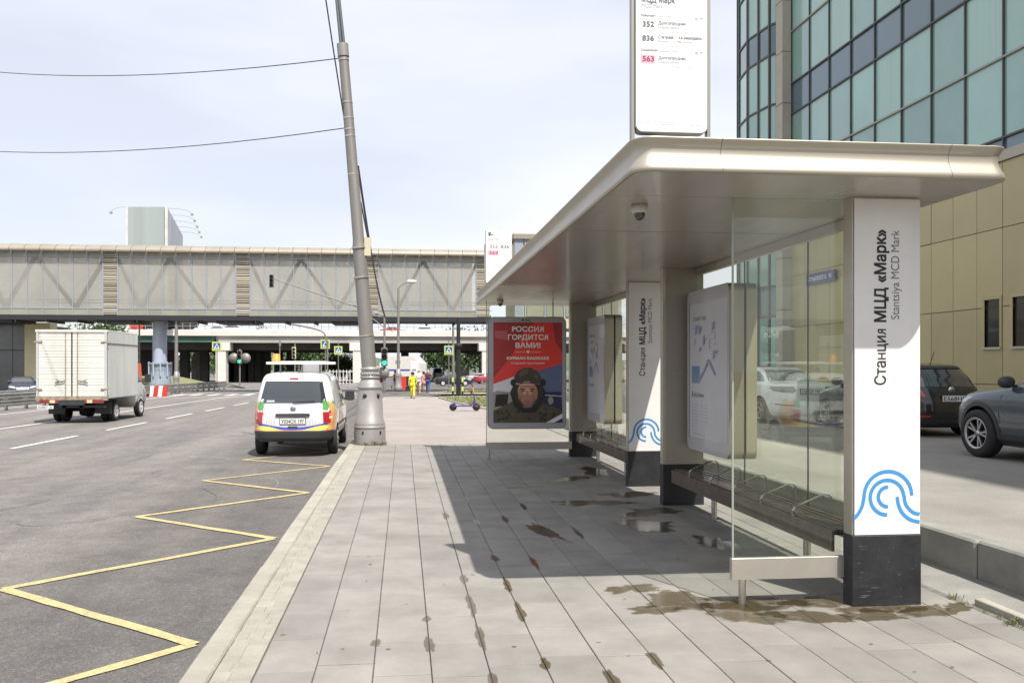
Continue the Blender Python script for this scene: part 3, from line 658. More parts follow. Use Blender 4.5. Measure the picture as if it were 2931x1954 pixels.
pr([(0, .615), (.6, .465), (.6, 1), (0, 1)], 'white'); pr([(.62, .49), (1, .41), (1, 1), (.45, 1), (.45, .6)], 'blue')
pr([(0, .70), (.06, .68), (.3, .70), (.3, .9), (0, .9)], 'grey'); pr([(.04, .72), (.22, .71), (.2, .83), (.02, .84)], 'black'); pr([(.66, .7), (.98, .69), (1, .9), (.7, .9)], 'navy'); pr([(.72, .72), (1, .735), (1, .742), (.72, .727)], 'white'); el(.83, .78, .04, .04, 'grey')
for k in range(4): pr([(.76+k*.05, .67), (.765+k*.05, .67), (.74+k*.05, .71), (.735+k*.05, .71)], 'navy')
pr([(0, .88), (.12, .84), (.3, .78), (.7, .8), (.95, .86), (1, .9), (1, 1), (0, 1)], 'camo')
for k in range(26):
    x = random.uniform(.02, .95); y = random.uniform(.86, .98); pr([(x, y), (x+random.uniform(.02, .07), y-.01), (x+.05, y+.02), (x+.01, y+.025)], random.choice(['camo2', 'camo2', 'helm2']))
pr([(.29, .62), (.24, .7), (.3, .84), (.42, .9), (.6, .9), (.7, .82), (.76, .7), (.7, .62)], 'black')
el(.49, .715, .155, .135, 'skin2'); el(.485, .71, .135, .122, 'skin'); el(.395, .72, .035, .07, 'skin2'); el(.585, .72, .035, .07, 'skin2'); el(.49, .64, .11, .012, 'skin2'); el(.49, .785, .13, .068, 'beard'); el(.485, .765, .085, .05, 'skin2'); el(.49, .782, .045, .011, 'lip'); el(.487, .80, .05, .008, 'beard')
pr([(.48, .68), (.5, .68), (.515, .745), (.46, .745)], 'skin2'); el(.425, .685, .032, .008, 'beard'); el(.555, .685, .032, .008, 'beard'); el(.425, .685, .011, .007, 'black'); el(.555, .685, .011, .007, 'black')
pr([(.38, .666), (.46, .672), (.46, .662), (.4, .655)], 'black'); pr([(.6, .666), (.52, .672), (.52, .662), (.58, .655)], 'black')
pr([(.3, .6), (.3, .54), (.35, .485), (.44, .455), (.53, .452), (.62, .48), (.68, .54), (.69, .6), (.6, .615), (.5, .605), (.38, .612)], 'helmet')
pr([(.36, .52), (.42, .47), (.5, .462), (.5, .5), (.4, .54)], 'helm2'); pr([(.58, .5), (.64, .53), (.66, .57), (.6, .55)], 'helm2')
pr([(.43, .59), (.53, .585), (.53, .597), (.43, .602)], 'grey'); el(.285, .6, .04, .035, 'black'); el(.715, .6, .04, .035, 'black'); el(.31, .68, .035, .055, 'camo2'); el(.68, .68, .04, .06, 'camo2')
pr([(.3, .63), (.34, .62), (.36, .76), (.44, .83), (.4, .84), (.31, .76)], 'camo2'); pr([(.66, .62), (.69, .63), (.66, .78), (.55, .86), (.56, .83), (.63, .76)], 'camo2')
pr([(.76, 1), (1, .91), (1, .955), (.88, 1)], 'white'); pr([(.88, 1), (1, .955), (1, 1)], 'navy')
for s_, y_, h_, w_, b_ in (('РОССИЯ', .091, .125, .585, .004), ('ГОРДИТСЯ', .172, .125, .74, .004), ('ВАМИ!', .252, .125, .46, .004), ('КУРМАН БАШКАЕВ', .37, .068, .78, .003), ('Старший прапорщик', .415, .052, .62, .0005)):
    text_at(mb, s_, h_, O+Vector((bw*.5, 0, (1-y_)*bh)), (1, 0, 0), (0, 0, 1), PR['letter'], b_, 'CENTER', w_, eps=.012)
poly2(mb, [(bw*.31, bh*.702), (bw*.46, bh*.702), (bw*.46, bh*.706), (bw*.31, bh*.706)], O, (1, 0, 0), (0, 0, 1), PR['letter'], .012)
poly2(mb, [(bw*.54, bh*.702), (bw*.69, bh*.702), (bw*.69, bh*.706), (bw*.54, bh*.706)], O, (1, 0, 0), (0, 0, 1), PR['letter'], .012)
poly2(mb, [(bw*.5+a*.03, bh*.704+b*.03) for a, b in ((0, -1.1), (.4, -.4), (1.1, .1), (.9, .9), (.3, .5), (.25, 1.1), (-.25, 1.1), (-.3, .5), (-.9, .9), (-1.1, .1), (-.4, -.4))], O, (1, 0, 0), (0, 0, 1), PR['letter'], .012)
text_at(mb, '●', .05, (px0+.62, -.012, pz1-.078), (1, 0, 0), (0, 0, 1), M['ink'], .0); text_at(mb, 'Russ', .05, (px0+.69, -.012, pz1-.075), (1, 0, 0), (0, 0, 1), M['ink'], .001)
mb.build('poster', None, t, fix=False)
# ---------------------------------------------------------------- stop signs on the roof
M['sign_white'] = mat('sign_white', (.84, .84, .84), .35, coat=.2); M['sign_edge'] = mat('sign_edge', (.34, .33, .3), .4, metal=.6)
def stop_sign(y, label, full):
    t = thing('stop_sign', label, 'bus stop sign', (0, y, 0), group='white stop signs on the canopy')
    x0, x1, z0, z1 = 1.562, 2.068, 3.285, 4.33
    MB().prism(rrect(x0, x1, z0, z1, .05, 6), 0, .07, plane='xz').build('case', M['sign_edge'], t)
    MB().prism(rrect(x0+.006, x1-.006, z0+.006, z1-.006, .046, 6), -.006, 0, plane='xz').build('face', M['sign_white'], t)
    for x in (x0-.022, x1+.002): MB().box(x, x+.022, .01, .06, CZ+.19, z1 if full else z1-.3).build('post', M['sign_edge'], t)
    mb = MB(); X = (1, 0, 0); Z = (0, 0, 1)
    def T(s, x, z, h, m, b=0, w_=None): text_at(mb, s, h, (x0+x, -.006, z), X, Z, M[m], b, 'LEFT', w_)
    def B(xa, xb, za, zb, m): poly2(mb, [(xa, za), (xb, za), (xb, zb), (xa, zb)], (x0, -.006, 0), X, Z, M[m], .001)
    def bus(x, z, s):
        B(x, x+.1*s, z+.012*s, z+.07*s, 'ink_grey'); 
        for k in range(3): B(x+(.012+.03*k)*s, x+(.034+.03*k)*s, z+.035*s, z+.06*s, 'sign_white') if False else None
        poly2(mb, [(x+.055*s, z+.03*s), (x+.092*s, z+.03*s), (x+.092*s, z+.06*s), (x+.055*s, z+.06*s)], (x0, -.006, 0), X, Z, M['sign_white'], .002)
        poly2(mb, [(x+.028*s+.014*s*math.cos(a*.5), z+.012*s+.014*s*math.sin(a*.5)) for a in range(13)], (x0, -.006, 0), X, Z, M['ink'], .0025)
    if full:
        bus(.035, 4.232, 1.1)
        T('МЦД Марк', .04, 4.165, .058, 'ink_grey', .001, .23); T('MCD Mark', .04, 4.128, .04, 'ink_light', 0, .15)
        T('Районные', .04, 4.068, .022, 'ink_grey', .0003); T('/ Local routes', .14, 4.068, .02, 'ink_light'); T('до 20', .415, 4.062, .022, 'ink_grey'); B(.415, .455, 4.052, 4.054, 'ink_light')
        rows = (('352', 4.0, 'Долгопрудная', 'Dolgoprudnaya', 0), ('836', 3.905, 'Северный — 4-й микрорайон', 'Severny — 4 Mikrorayon', 0), ('563', 3.765, 'Долгопрудная', 'Dolgoprudnaya', 1))
        for n_, z, a, b, pk in rows:
            if pk: B(.035, .135, z-.014, z+.045, 'pink')
            T(n_, .047, z, .05, 'ink_red' if pk else 'ink_grey', .0012, .078)
            T(a, .158, z+.018, .03, 'ink_grey', .0003, .19 if len(a) < 15 else .305); T(b, .155, z-.008, .026, 'ink_light', 0, .15 if len(a) < 15 else .24); T('Буд. 5:01–0:09  Вых. 5:25–0:05', .16, z-.036, .014, 'ink_light', 0, .23)
        T('Социальные', .035, 3.835, .021, 'ink_grey', .0003); T('/ Specialised routes', .155, 3.833, .018, 'ink_light'); T('до 30', .415, 3.83, .022, 'ink_grey'); B(.415, .455, 3.821, 3.823, 'ink_light')
        T('Время прибытия транспорта указано с 5:00 до 1:00', .03, 3.352, .0125, 'ink_light', 0, .28); T('ежедневно, по будням и выходным дням', .03, 3.338, .0125, 'ink_light', 0, .25); T('Платформа 01', .37, 3.336, .0125, 'ink_light', 0, .1)
    else:
        bus(.05, 4.19, 1.0); T('МЦД Марк', .05, 4.115, .04, 'ink_grey', 0, .22); T('MCD Mark', .05, 4.085, .025, 'ink_light', 0, .14)
        T('352', .07, 3.96, .085, 'ink_grey', .001, .155); T('836', .29, 3.96, .085, 'ink_grey', .001, .155)
        B(.048, .245, 3.82, 3.915, 'pink'); T('563', .07, 3.84, .085, 'ink_red', .001, .155)
    mb.build('sign_print', None, t, fix=False)
stop_sign(5.38, 'tall white route sign with a timetable list above the near canopy end', True)
stop_sign(15.42, 'small white route sign with three large numbers above the far canopy end', False)
# ================================================================ OFFICE BUILDING
M['gold'] = mat('gold_panel', (.45, .385, .205), .42, metal=.3, var=.06, vscale=.5, objrand=.07, coat=.1)
M['seam'] = mat('panel_seam', (.10, .09, .06), .8)
M['teal'] = mat('teal_glass', (.26, .43, .38), .06, spec=.9, coat=.6, var=.12, vscale=.35, objrand=.18)
M['spandrel'] = mat('spandrel_glass', (.10, .165, .19), .08, spec=.9, coat=.5, objrand=.15)
M['mullion'] = mat('mullion', (.07, .07, .065), .5); M['mullion_lt'] = mat('mullion_light', (.33, .31, .26), .45, metal=.3)
M['stone_band'] = mat('stone_band', (.42, .39, .32), .6, var=.06)
M['curtain'] = mat('curtain_behind_glass', (.31, .50, .43), .3, coat=.6, spec=.8, var=.09, vscale=5, stretch=(3, 3, .02))
M['window_dark'] = mat('window_dark', (.035, .035, .025), .12, coat=.5)
bl = thing('office_building', 'office block with gold cladding panels below and teal glass above', 'office building', (15, 0, 0))
def bpart(nm, m, fn, label=None):
    mb = MB(); fn(mb); o = mb.build(nm, m, bl); 
    if label: o['label'] = label
    return o
XB = 0.0
YE = 30.25
MB().box(.06, 18, -12, YE+.4, -.5, 29.6).build('wall', M['seam'], bl)
MB().box(-.02, 18.2, -12, YE+.4, 29.6, 30.1).build('roof', M['stone_band'], bl)
# gold panels
zr = [.28, 1.25, 3.22, 5.2, 6.86]
ys = [YE-.93*k for k in range(30)]
mg = {}
for j in range(4):
    z0, z1 = zr[j], zr[j+1]
    q = MB().box(0, .055, -.93/2+.009, .93/2-.009, z0+.009, z1-.009, bev=.006).mesh('cladding_panel'); q.materials.append(M['gold']); mg[j] = q
wins = [(19.45, 2.2, 3.42), (18.47, 2.2, 3.42), (16.8, 2.2, 3.42), (15.4, 2.2, 3.42)]
for i in range(29):
    yc = ys[i]-.465
    for j in range(4):
        hit = sorted([w_ for w_ in wins if abs(w_[0]-yc) < .47+.27], key=lambda w_: abs(w_[0]-yc)) if j in (1, 2) else []
        if hit:
            wy, wz0, wz1 = hit[0]; z0, z1 = zr[j]+.009, zr[j+1]-.009; ya, yb = yc-.456, yc+.456; wa, wb = wy-.27, wy+.27; mb = MB()
            if z0 < wz0: mb.box(0, .055, ya, yb, z0, min(z1, wz0))
            if z1 > wz1: mb.box(0, .055, ya, yb, max(z0, wz1), z1)
            c0, c1 = max(z0, wz0), min(z1, wz1)
            if c1 > c0:
                if ya < wa: mb.box(0, .055, ya, min(yb, wa), c0, c1)
                if yb > wb: mb.box(0, .055, max(ya, wb), yb, c0, c1)
            if mb.v: mb.build('cladding_panel', M['gold'], bl)
        else: inst('cladding_panel', mg[j], bl, (random.uniform(-.004, .004), yc, 0))
for (wy, a, b) in wins:
    MB().box(.045, .058, wy-.27, wy+.27, a, b).build('window', M['window_dark'], bl)
    w_ = MB().box(-.06, .03, wy-.33, wy+.33, a-.06, a, bev=.005).build('window_sill', M['stone_band'], bl)
    MB().box(-.02, .05, wy-.34, wy-.27, a, b).box(-.02, .05, wy+.27, wy+.34, a, b).box(-.02, .05, wy-.34, wy+.34, b, b+.08).build('window_frame', M['gold'], bl)
MB().box(-.07, .06, -12, YE, 6.86, 7.12).build('cornice', M['stone_band'], bl)
# curtain wall
PY = 1.4; rows = []; z = 7.12+.40
rows.append((7.12, 7.45, 'spandrel'))
for f in range(4):
    rows += [(z-.07, z+1.95, 'teal'), (z+1.95, z+3.95, 'teal'), (z+3.95, z+5.13, 'spandrel')]; z += 5.2
pm = {}
for j, (a, b, k) in enumerate(rows):
    for kk in ((k, 'curtain') if k == 'teal' else (k,)):
        q = MB().box(.02, .05, -PY/2+.02, PY/2-.02, a+.02, b-.02).mesh('glass_panel'); q.materials.append(M[kk]); pm[j, kk] = q
ncol = 17
for i in range(ncol):
    yc = YE-PY*(i+.5)
    for j, (a, b, k) in enumerate(rows):
        if a > 24: continue
        kk = 'curtain' if (k == 'teal' and random.random() < .3) else k
        o = inst('glass_panel', pm[j, kk], bl, (0, yc, 0)); o.rotation_euler = (0, 0, random.uniform(-.004, .004))
MB().box(.0, .05, YE-PY*ncol, YE, 23.9, 29.6).build('upper_wall', M['spandrel'], bl)
mb = MB()
for i in range(ncol+1): mb.box(-.035, .06, YE-PY*i-.02, YE-PY*i+.02, 7.1, 29.55)
o = mb.build('mullions', M['mullion'], bl); o['kind'] = 'stuff'
mb = MB()
for j, (a, b, k) in enumerate(rows[1:]):
    tr = (k == 'teal' and rows[1:][j-1][2] == 'teal' and j > 0)
    mb.box(-.045, .055, YE-PY*ncol, YE, a-.025, a+.025, M['mullion_lt'] if tr else M['mullion'])
o = mb.build('transoms', None, bl); o['kind'] = 'stuff'
# stone pier between the flat front and the rounded bay
MB().box(-.38, .3, YE+.0, YE+.55, 0, 29.6).build('pier', M['stone_band'], bl)
q = MB().box(-.385, .31, YE-.005, YE+.555, 0, .025).mesh('pier_joint'); q.materials.append(M['seam'])
for k in range(14): inst('pier_joint', q, bl, (0, 0, 1.9+2*k))
# rounded bay: three facets turning away
def hit(u, p, d):    # point on the line p + s d seen in direction u
    a = (u-1110)/1870; r = Vector((a*CT+ST, CT-a*ST)); s = (p.x*r.y-p.y*r.x)/(r.x*d.y-r.y*d.x); return p+d*s
p0 = Vector((15-.2, YE+.55)); dirs = [(Vector((-.61, 1)).normalized(), [1803, 1786, 1768]), (Vector((-.153, 1)).normalized(), [1768, 1743, 1718]), (Vector((.145, 1)).normalized(), [1718, 1699])]
pts = [p0]
for d, us in dirs:
    for u in us[1:]: pts.append(hit(u, pts[-1], d))
pts = [pts[0], pts[1]+(pts[2]-pts[1])*.0, pts[2], pts[3], pts[4], pts[5], pts[5]+Vector((1.2, 3)), pts[5]+Vector((4, 4))]
zz = [0, 2.0, 4.0, 5.2, 7.25, 9.2, 10.4, 12.4, 14.4, 15.6, 17.6, 19.6, 20.8, 25, 29.6]; kinds = ['spandrel', 'teal', 'spandrel', 'teal', 'teal', 'spandrel', 'teal', 'teal', 'spandrel', 'teal', 'teal', 'spandrel', 'teal', 'teal']
zz = [z_-.3 if z_ > 0 else 0 for z_ in zz]
mm_ = MB()
for a, b in zip(pts, pts[1:]):
    t_ = (b-a).normalized(); nn = Vector((-t_.y, t_.x)); 
    for j in range(len(zz)-1):
        A, B_ = a+t_*.02, b-t_*.02; q = MB()
        kk = kinds[j]; kk = 'curtain' if kk == 'teal' and random.random() < .5 else kk
        q.add([(A.x-15, A.y, zz[j]+.03), (B_.x-15, B_.y, zz[j]+.03), (B_.x-15, B_.y, zz[j+1]-.03), (A.x-15, A.y, zz[j+1]-.03)], [[0, 1, 2, 3]]); q.build('glass_panel', M[kk], bl)
        mm_.add([(A.x-15+nn.x*e-.0, A.y+nn.y*e, zz[j]+k) for k in (-.04, .04) for e in (-.05, .04)]+[(B_.x-15+nn.x*e, B_.y+nn.y*e, zz[j]+k) for k in (-.04, .04) for e in (-.05, .04)], [[0, 1, 5, 4], [2, 3, 7, 6], [0, 2, 6, 4], [1, 3, 7, 5]])
    mm_.box(a.x-15-.05, a.x-15+.05, a.y-.05, a.y+.05, 0, 29.6)
o = mm_.build('mullions', M['mullion'], bl); o['kind'] = 'stuff'
MB().prism([(p.x-15+.12, p.y+.02) for p in pts]+[(8, pts[-1].y), (8, 30.3), (.3, 30.3)], 0, 29.5).build('bay_core', M['spandrel'], bl)
# street name plate on the gold wall
t = thing('street_sign', 'small blue street name plate on the gold wall', 'street sign', (14.93, 27.9, 4.9))
MB().box(-.04, 0, -1.0, 1.0, -.2, .2, bev=.01).build('plate', mat('plate_blue', (.04, .05, .2), .5), t); mb = MB(); text_at(mb, 'АЛТУФЬЕВСКОЕ Ш.', .2, (-.041, .9, -.07), (0, -1, 0), (0, 0, 1), M['sign_white'], .003, width=1.35); text_at(mb, '95', .2, (-.041, -.6, -.07), (0, -1, 0), (0, 0, 1), M['sign_white'], .003); mb.build('plate_lettering', None, t, fix=False)
# ================================================================ FOOTBRIDGE
M['br_roof'] = mat('bridge_roof', (.33, .29, .235), .5, metal=.3, var=.12, vscale=.6, objrand=.05)
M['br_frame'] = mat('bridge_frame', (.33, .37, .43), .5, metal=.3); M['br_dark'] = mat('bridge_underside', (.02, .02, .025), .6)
M['br_truss'] = mat('bridge_truss', (.045, .05, .06), .6); M['br_sill'] = mat('bridge_sill', (.27, .27, .215), .55, objrand=.1, var=.1, vscale=.8)
M['louvre_a'] = mat('louvre_pale', (.42, .38, .30), .6, island=.3); M['louvre_b'] = mat('louvre_brown', (.10, .07, .05), .8)
M['br_glass'] = glass('frosted_bridge_glass', (.93, .93, .90), .0, .15, dirt=.46, dirtcol=(.74, .715, .675), dscale=.25, ior=1.12)
br = thing('footbridge', 'long enclosed footbridge with frosted glass panels crossing high over the road', 'footbridge', (0, 70, 0))
XL, XR = -58.0, 7.6; PWB = 1.19; zb, zs, zt = 5.95, 6.52, 11.12
q = MB().box(.025, PWB-.025, 0, .03, zs+.02, zt-.02).mesh('glass_panel'); q.materials.append(M['br_glass'])
q2 = MB().box(.02, PWB-.02, 0, .05, zb+.02, zs-.03).mesh('sill_panel'); q2.materials.append(M['br_sill'])
q3 = MB().box(-.03, .03, -.05, .02, zb, zt).mesh('mullion'); q3.materials.append(M['br_frame'])
mr = MB(); prof_ = [(-.55, 11.15), (-.62, 11.28), (-.45, 11.5), (-.05, 11.72), (.6, 11.86), (1.8, 11.92), (3.0, 11.86), (3.65, 11.7), (4.1, 11.3)]
mr.add([(x, y, z_) for x in (.015, PWB-.015) for y, z_ in prof_], [[k, k+1, k+1+len(prof_), k+len(prof_)] for k in range(len(prof_)-1)], None, True); qr = mr.mesh('roof_panel'); qr.materials.append(M['br_roof'])
lv = MB(); lv.box(.03, PWB-.03, .06, .08, zb, zt, M['louvre_b'])
for k in range(34): z_ = zb+.08+k*.152; lv.box(.04, PWB-.04, -.02, .04, z_, z_+.07+.02*((k*7) % 3), M['louvre_a'])
lv.box(0, .05, -.04, .05, zb, zt, M['br_frame']); lv.box(PWB-.05, PWB, -.04, .05, zb, zt, M['br_frame']); lv = lv.mesh('louvre_panel')
np_ = int((XR-XL)/PWB)
lou = set()
for u in (265, 551, 841, 1104): lou.add(int((hit(u, Vector((0, 70)), Vector((1, 0))).x-XL)/PWB))
base = min(lou); lou.update({base-9, base-18})
for i in range(np_):
    x = XL+i*PWB
    inst('roof_panel', qr, br, (x, 0, 0)); inst('mullion', q3, br, (x, 0, 0)); 
    if i in lou: inst('louvre_panel', lv, br, (x, 0, 0))
    else:
        inst('glass_panel', q, br, (x, 0, 0)); inst('sill_panel', q2, br, (x, 0, 0))
inst('rear_sill_wall', MB().box(XL, XR, 3.6, 3.64, zb, zs).mesh('rear_sill'), br).data.materials.append(M['br_sill'])
for i in range(np_//6): 
    o = MB().box(XL+i*6*PWB, XL+(i*6+6)*PWB-.04, 3.6, 3.63, zs, zt).build('rear_glass_panel', M['br_glass'], br)
MB().box(XL, XR, -.03, .05, zs-.04, zs+.04).box(XL, XR, -.03, .05, zt-.35, zt-.28).build('rail_band', M['br_frame'], br)
MB().box(XL, XR, .1, 3.55, 6.0, 6.12).build('floor_deck', M['br_truss'], br)
MB().box(XL, XR, .12, 3.5, zt-.05, zt+.1).build('ceiling_deck', M['white_conc'], br)
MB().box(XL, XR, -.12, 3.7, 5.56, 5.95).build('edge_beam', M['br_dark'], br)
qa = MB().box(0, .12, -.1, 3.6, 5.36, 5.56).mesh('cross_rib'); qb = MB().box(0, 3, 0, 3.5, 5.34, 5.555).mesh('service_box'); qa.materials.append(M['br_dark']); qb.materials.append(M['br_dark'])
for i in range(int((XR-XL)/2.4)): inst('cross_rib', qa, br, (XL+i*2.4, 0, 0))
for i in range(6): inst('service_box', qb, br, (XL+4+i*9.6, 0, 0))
lx = sorted(XL+(k+.5)*PWB for k in lou)
for a, b in zip(lx, lx[1:]):
    Q = [(a+.5, zt-.4), (a+(b-a)*.0+.8, zs)]
    xs = [a+(b-a)*f for f in (0.04, .33, .62, .96)]
    for (xa, za, xb, zb_) in ((xs[0], zt-.3, (xs[0]+xs[1])/2+.4, zs), ((xs[0]+xs[1])/2+.4, zs, xs[1]+1.2, zt-.3), (xs[1]+1.2, zt-.3, (xs[2]+xs[3])/2-.6, zs), ((xs[2]+xs[3])/2-.6, zs, xs[3], zt-.3)):
        MB().tube([(xa, .25, za), (xb, .25, zb_)], .2, 4, sm=False).build('truss_brace', M['br_truss'], br)
MB().tube([(XL, .5, 7.25), (XR, .5, 7.25)], .035, 5).tube([(XL, .5, 7.0), (XR, .5, 7.0)], .035, 5).build('handrail', M['br_truss'], br)
# bridge pier: blue-grey column on a flared plinth
t = thing('bridge_pier', 'pale blue round steel column on a ribbed flared base below the footbridge', 'bridge pier', (-20.6, 71.7, 0))
M['pier_blue'] = mat('pier_paint', (.36, .41, .50), .5, var=.12, vscale=1.2, stretch=(1, 1, .2)); M['pier_base'] = mat('pier_base', (.27, .32, .38), .6, var=.3, vscale=3, stretch=(4, 4, .4))
MB().lathe([(.56, 1.9), (.56, 5.56)], 28).build('column', M['pier_blue'], t)
MB().lathe([(0, 2.05), (.98, 2.05), (.98, 1.92), (.86, 1.85), (.8, 1.3), (.82, 1.0), (.9, .3), (.9, -.6)], 20, sm=False).build('plinth', M['pier_base'], t)
for k in range(10): 
    a = k*math.pi/5; MB().box(-.05, .05, -.05, .05, .9, 2.12, at=(.93*math.cos(a), .93*math.sin(a), 0)).build('stiffener', M['pier_blue'], t)
# stair towers at both ends
t = thing('stair_tower', 'grey glazed stair tower with a cream corner pillar behind the truck', 'stair tower', (-36, 74, 0))
M['dirty_glass'] = mat('dirty_grey_glass', (.115, .125, .125), .2, var=.3, vscale=.5, coat=.4, objrand=.2)
M['cream'] = mat('cream_render', (.60, .54, .38), .8, var=.05)
xa = hit(60, Vector((0, 74)), Vector((1, 0))).x+36; xb = hit(118, Vector((0, 74)), Vector((1, 0))).x+36
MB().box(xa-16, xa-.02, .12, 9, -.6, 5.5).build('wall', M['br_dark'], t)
qq = MB().box(.02, 1.08, 0, .1, -.4, 3.1).mesh('glass_panel'); qq.materials.append(M['dirty_glass']); qq2 = MB().box(.02, 1.08, 0, .1, 3.16, 5.5).mesh('glass_panel'); qq2.materials.append(M['dirty_glass'])
for k in range(1, 14): inst('glass_panel', qq, t, (xa-k*1.1, 0, 0)); inst('glass_panel', qq2, t, (xa-k*1.1, 0, 0))
MB().box(xa, xb, -.3, 1.2, -.6, 5.5).build('pillar', M['cream'], t)
t = thing('stair_tower', 'cream and blue stair tower where the footbridge ends above the shelter roof', 'stair tower', (9.6, 69, 0))
MB().box(0, 9, 0, 7, 5, 12.6).build('wall', M['cream'], t); MB().box(-.1, .6, -.12, .0, 5, 12.7).build('corner_trim', M['br_frame'], t)
MB().box(-.3, 9.3, -.3, 7.3, 12.6, 13.1, bev=.1).build('roof', M['br_roof'], t)
for k in range(5): MB().box(.9+k*1.7, 2.4+k*1.7, -.1, -.02, 6, 12).build('window', M['br_sill'], t); MB().box(.75+k*1.7, .85+k*1.7, -.14, -.0, 5, 12.6).build('mullion', M['pier_blue'], t)
MB().box(.4, 3, .5, 6, -1, 5).box(6, 8.6, .5, 6, -1, 5).build('legs', M['white_conc'], t)
M['galv2'] = mat('thin_arm_grey', (.3, .3, .3), .6)
# ================================================================ BILLBOARD behind the bridge
t = thing('billboard', 'grey blank back of a prism billboard with lamp arms above the footbridge roof', 'billboard', (0, 0, 0))
M['bb_grey'] = mat('billboard_grey', (.34, .38, .37), .6, var=.12, vscale=.15, stretch=(3, 1, .05)); M['bb_side'] = mat('billboard_print', (.25, .29, .34), .6, var=.5, vscale=.7, col2=(.5, .5, .52), stretch=(6, .8, .3))
dB = 112; A = at(292, 475, dB); B_ = at(384, 475, dB); C_ = at(420, 520, dB*1.22); zlo = 9.0; ztop = A.z
def vq(nm, P, Q, za, zb_, m, th=.3):
    d = (Vector((Q.x, Q.y))-Vector((P.x, P.y))).normalized(); nn = Vector((-d.y, d.x))*th
    mb = MB(); mb.prism([(P.x, P.y), (Q.x, Q.y), (Q.x+nn.x, Q.y+nn.y), (P.x+nn.x, P.y+nn.y)], za, zb_); return mb.build(nm, m, t)
vq('panel', A, B_, zlo, ztop, M['bb_grey']); vq('side_panel', B_, C_, zlo, ztop, M['bb_side'])
MB().box(A.x-.1, A.x+.12, A.y-.1, A.y+.1, zlo, ztop+.1).build('edge_trim', M['white_conc'], t); MB().box(B_.x-.2, B_.x+.12, B_.y-.3, B_.y-.02, zlo, ztop+.1).build('edge_trim', M['white_conc'], t)
MB().lathe([(.8, -1), (.8, zlo)], 16, ((A.x+C_.x)/2, (A.y+C_.y)/2, 0)).build('mast', M['br_frame'], t)
def arm(p, dx, dy):
    MB().tube(smooth([(p.x, p.y, ztop), (p.x+dx*.5, p.y+dy*.5, ztop-.1), (p.x+dx*.9, p.y+dy*.9, ztop-.5), (p.x+dx, p.y+dy, ztop-.8)], 1), .03, 5).box(p.x+dx-.14, p.x+dx+.14, p.y+dy-.2, p.y+dy+.2, ztop-1.05, ztop-.78).build('lamp_arm', M['galv2'], t)
arm(A, -2.0, -.4)
for k in range(5): f = (k+.2)/5; arm(B_+(C_-B_)*f, 3.4, -.6)
# ================================================================ OVERPASS
ov = thing('overpass', 'wide white concrete road overpass crossing behind the footbridge', 'overpass', (0, 128, 0))
M['ov_white'] = mat('overpass_white', (.66, .63, .58), .85, var=.12, vscale=.35, stretch=(1, 1, 3)); M['ov_grey'] = mat('overpass_girder', (.36, .345, .325), .85, var=.1, vscale=.3)
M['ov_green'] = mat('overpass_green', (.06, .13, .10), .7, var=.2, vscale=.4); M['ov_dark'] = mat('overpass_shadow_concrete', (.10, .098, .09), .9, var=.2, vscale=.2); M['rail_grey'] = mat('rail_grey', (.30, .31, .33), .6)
MB().box(-90, 60, 0, .5, 6.45, 7.35, bev=.04).build('parapet', M['ov_white'], ov)
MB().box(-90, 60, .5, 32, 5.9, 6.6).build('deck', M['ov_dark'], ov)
xg = hit(500, Vector((0, 128)), Vector((1, 0))).x
MB().box(xg, 60, .35, 1.4, 5.45, 6.45).box(xg, 60, .2, 1.5, 5.4, 5.52).build('girder', M['ov_grey'], ov)
MB().box(-90, xg-.6, .4, 1.4, 5.45, 6.45).build('girder', M['ov_green'], ov)
mb = MB()
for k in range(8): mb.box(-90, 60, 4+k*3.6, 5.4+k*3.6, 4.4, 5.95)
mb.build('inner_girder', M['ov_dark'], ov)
for u in (508, 822, 1118):
    x = hit(u, Vector((0, 128)), Vector((1, 0))).x
    c = MB().box(x-.75, x+.75, -.3, 1.6, -1, 4.2).build('pier', M['ov_white'], ov); MB().box(x-1.3, x+1.3, -.4, 2.5, 4.2, 5.4, bev=.1).build('pier_cap', M['ov_white'], ov)
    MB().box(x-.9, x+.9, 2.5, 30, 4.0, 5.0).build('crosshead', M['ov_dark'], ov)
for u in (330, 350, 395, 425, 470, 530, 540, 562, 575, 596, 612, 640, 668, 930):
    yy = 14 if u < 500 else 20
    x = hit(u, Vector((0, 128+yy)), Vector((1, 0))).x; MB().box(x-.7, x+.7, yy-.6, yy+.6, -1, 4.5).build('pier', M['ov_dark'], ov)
for k in range(2): MB().box(-90, 60, .2, .26, 7.9+.5*k, 7.96+.5*k).build('railing_bar', M['rail_grey'], ov)
q = MB().box(-.04, .04, .2, .28, 7.35, 8.45).mesh('railing_post'); q.materials.append(M['rail_grey'])
for k in range(70): inst('railing_post', q, ov, (-50+k*1.1, 0, 0))
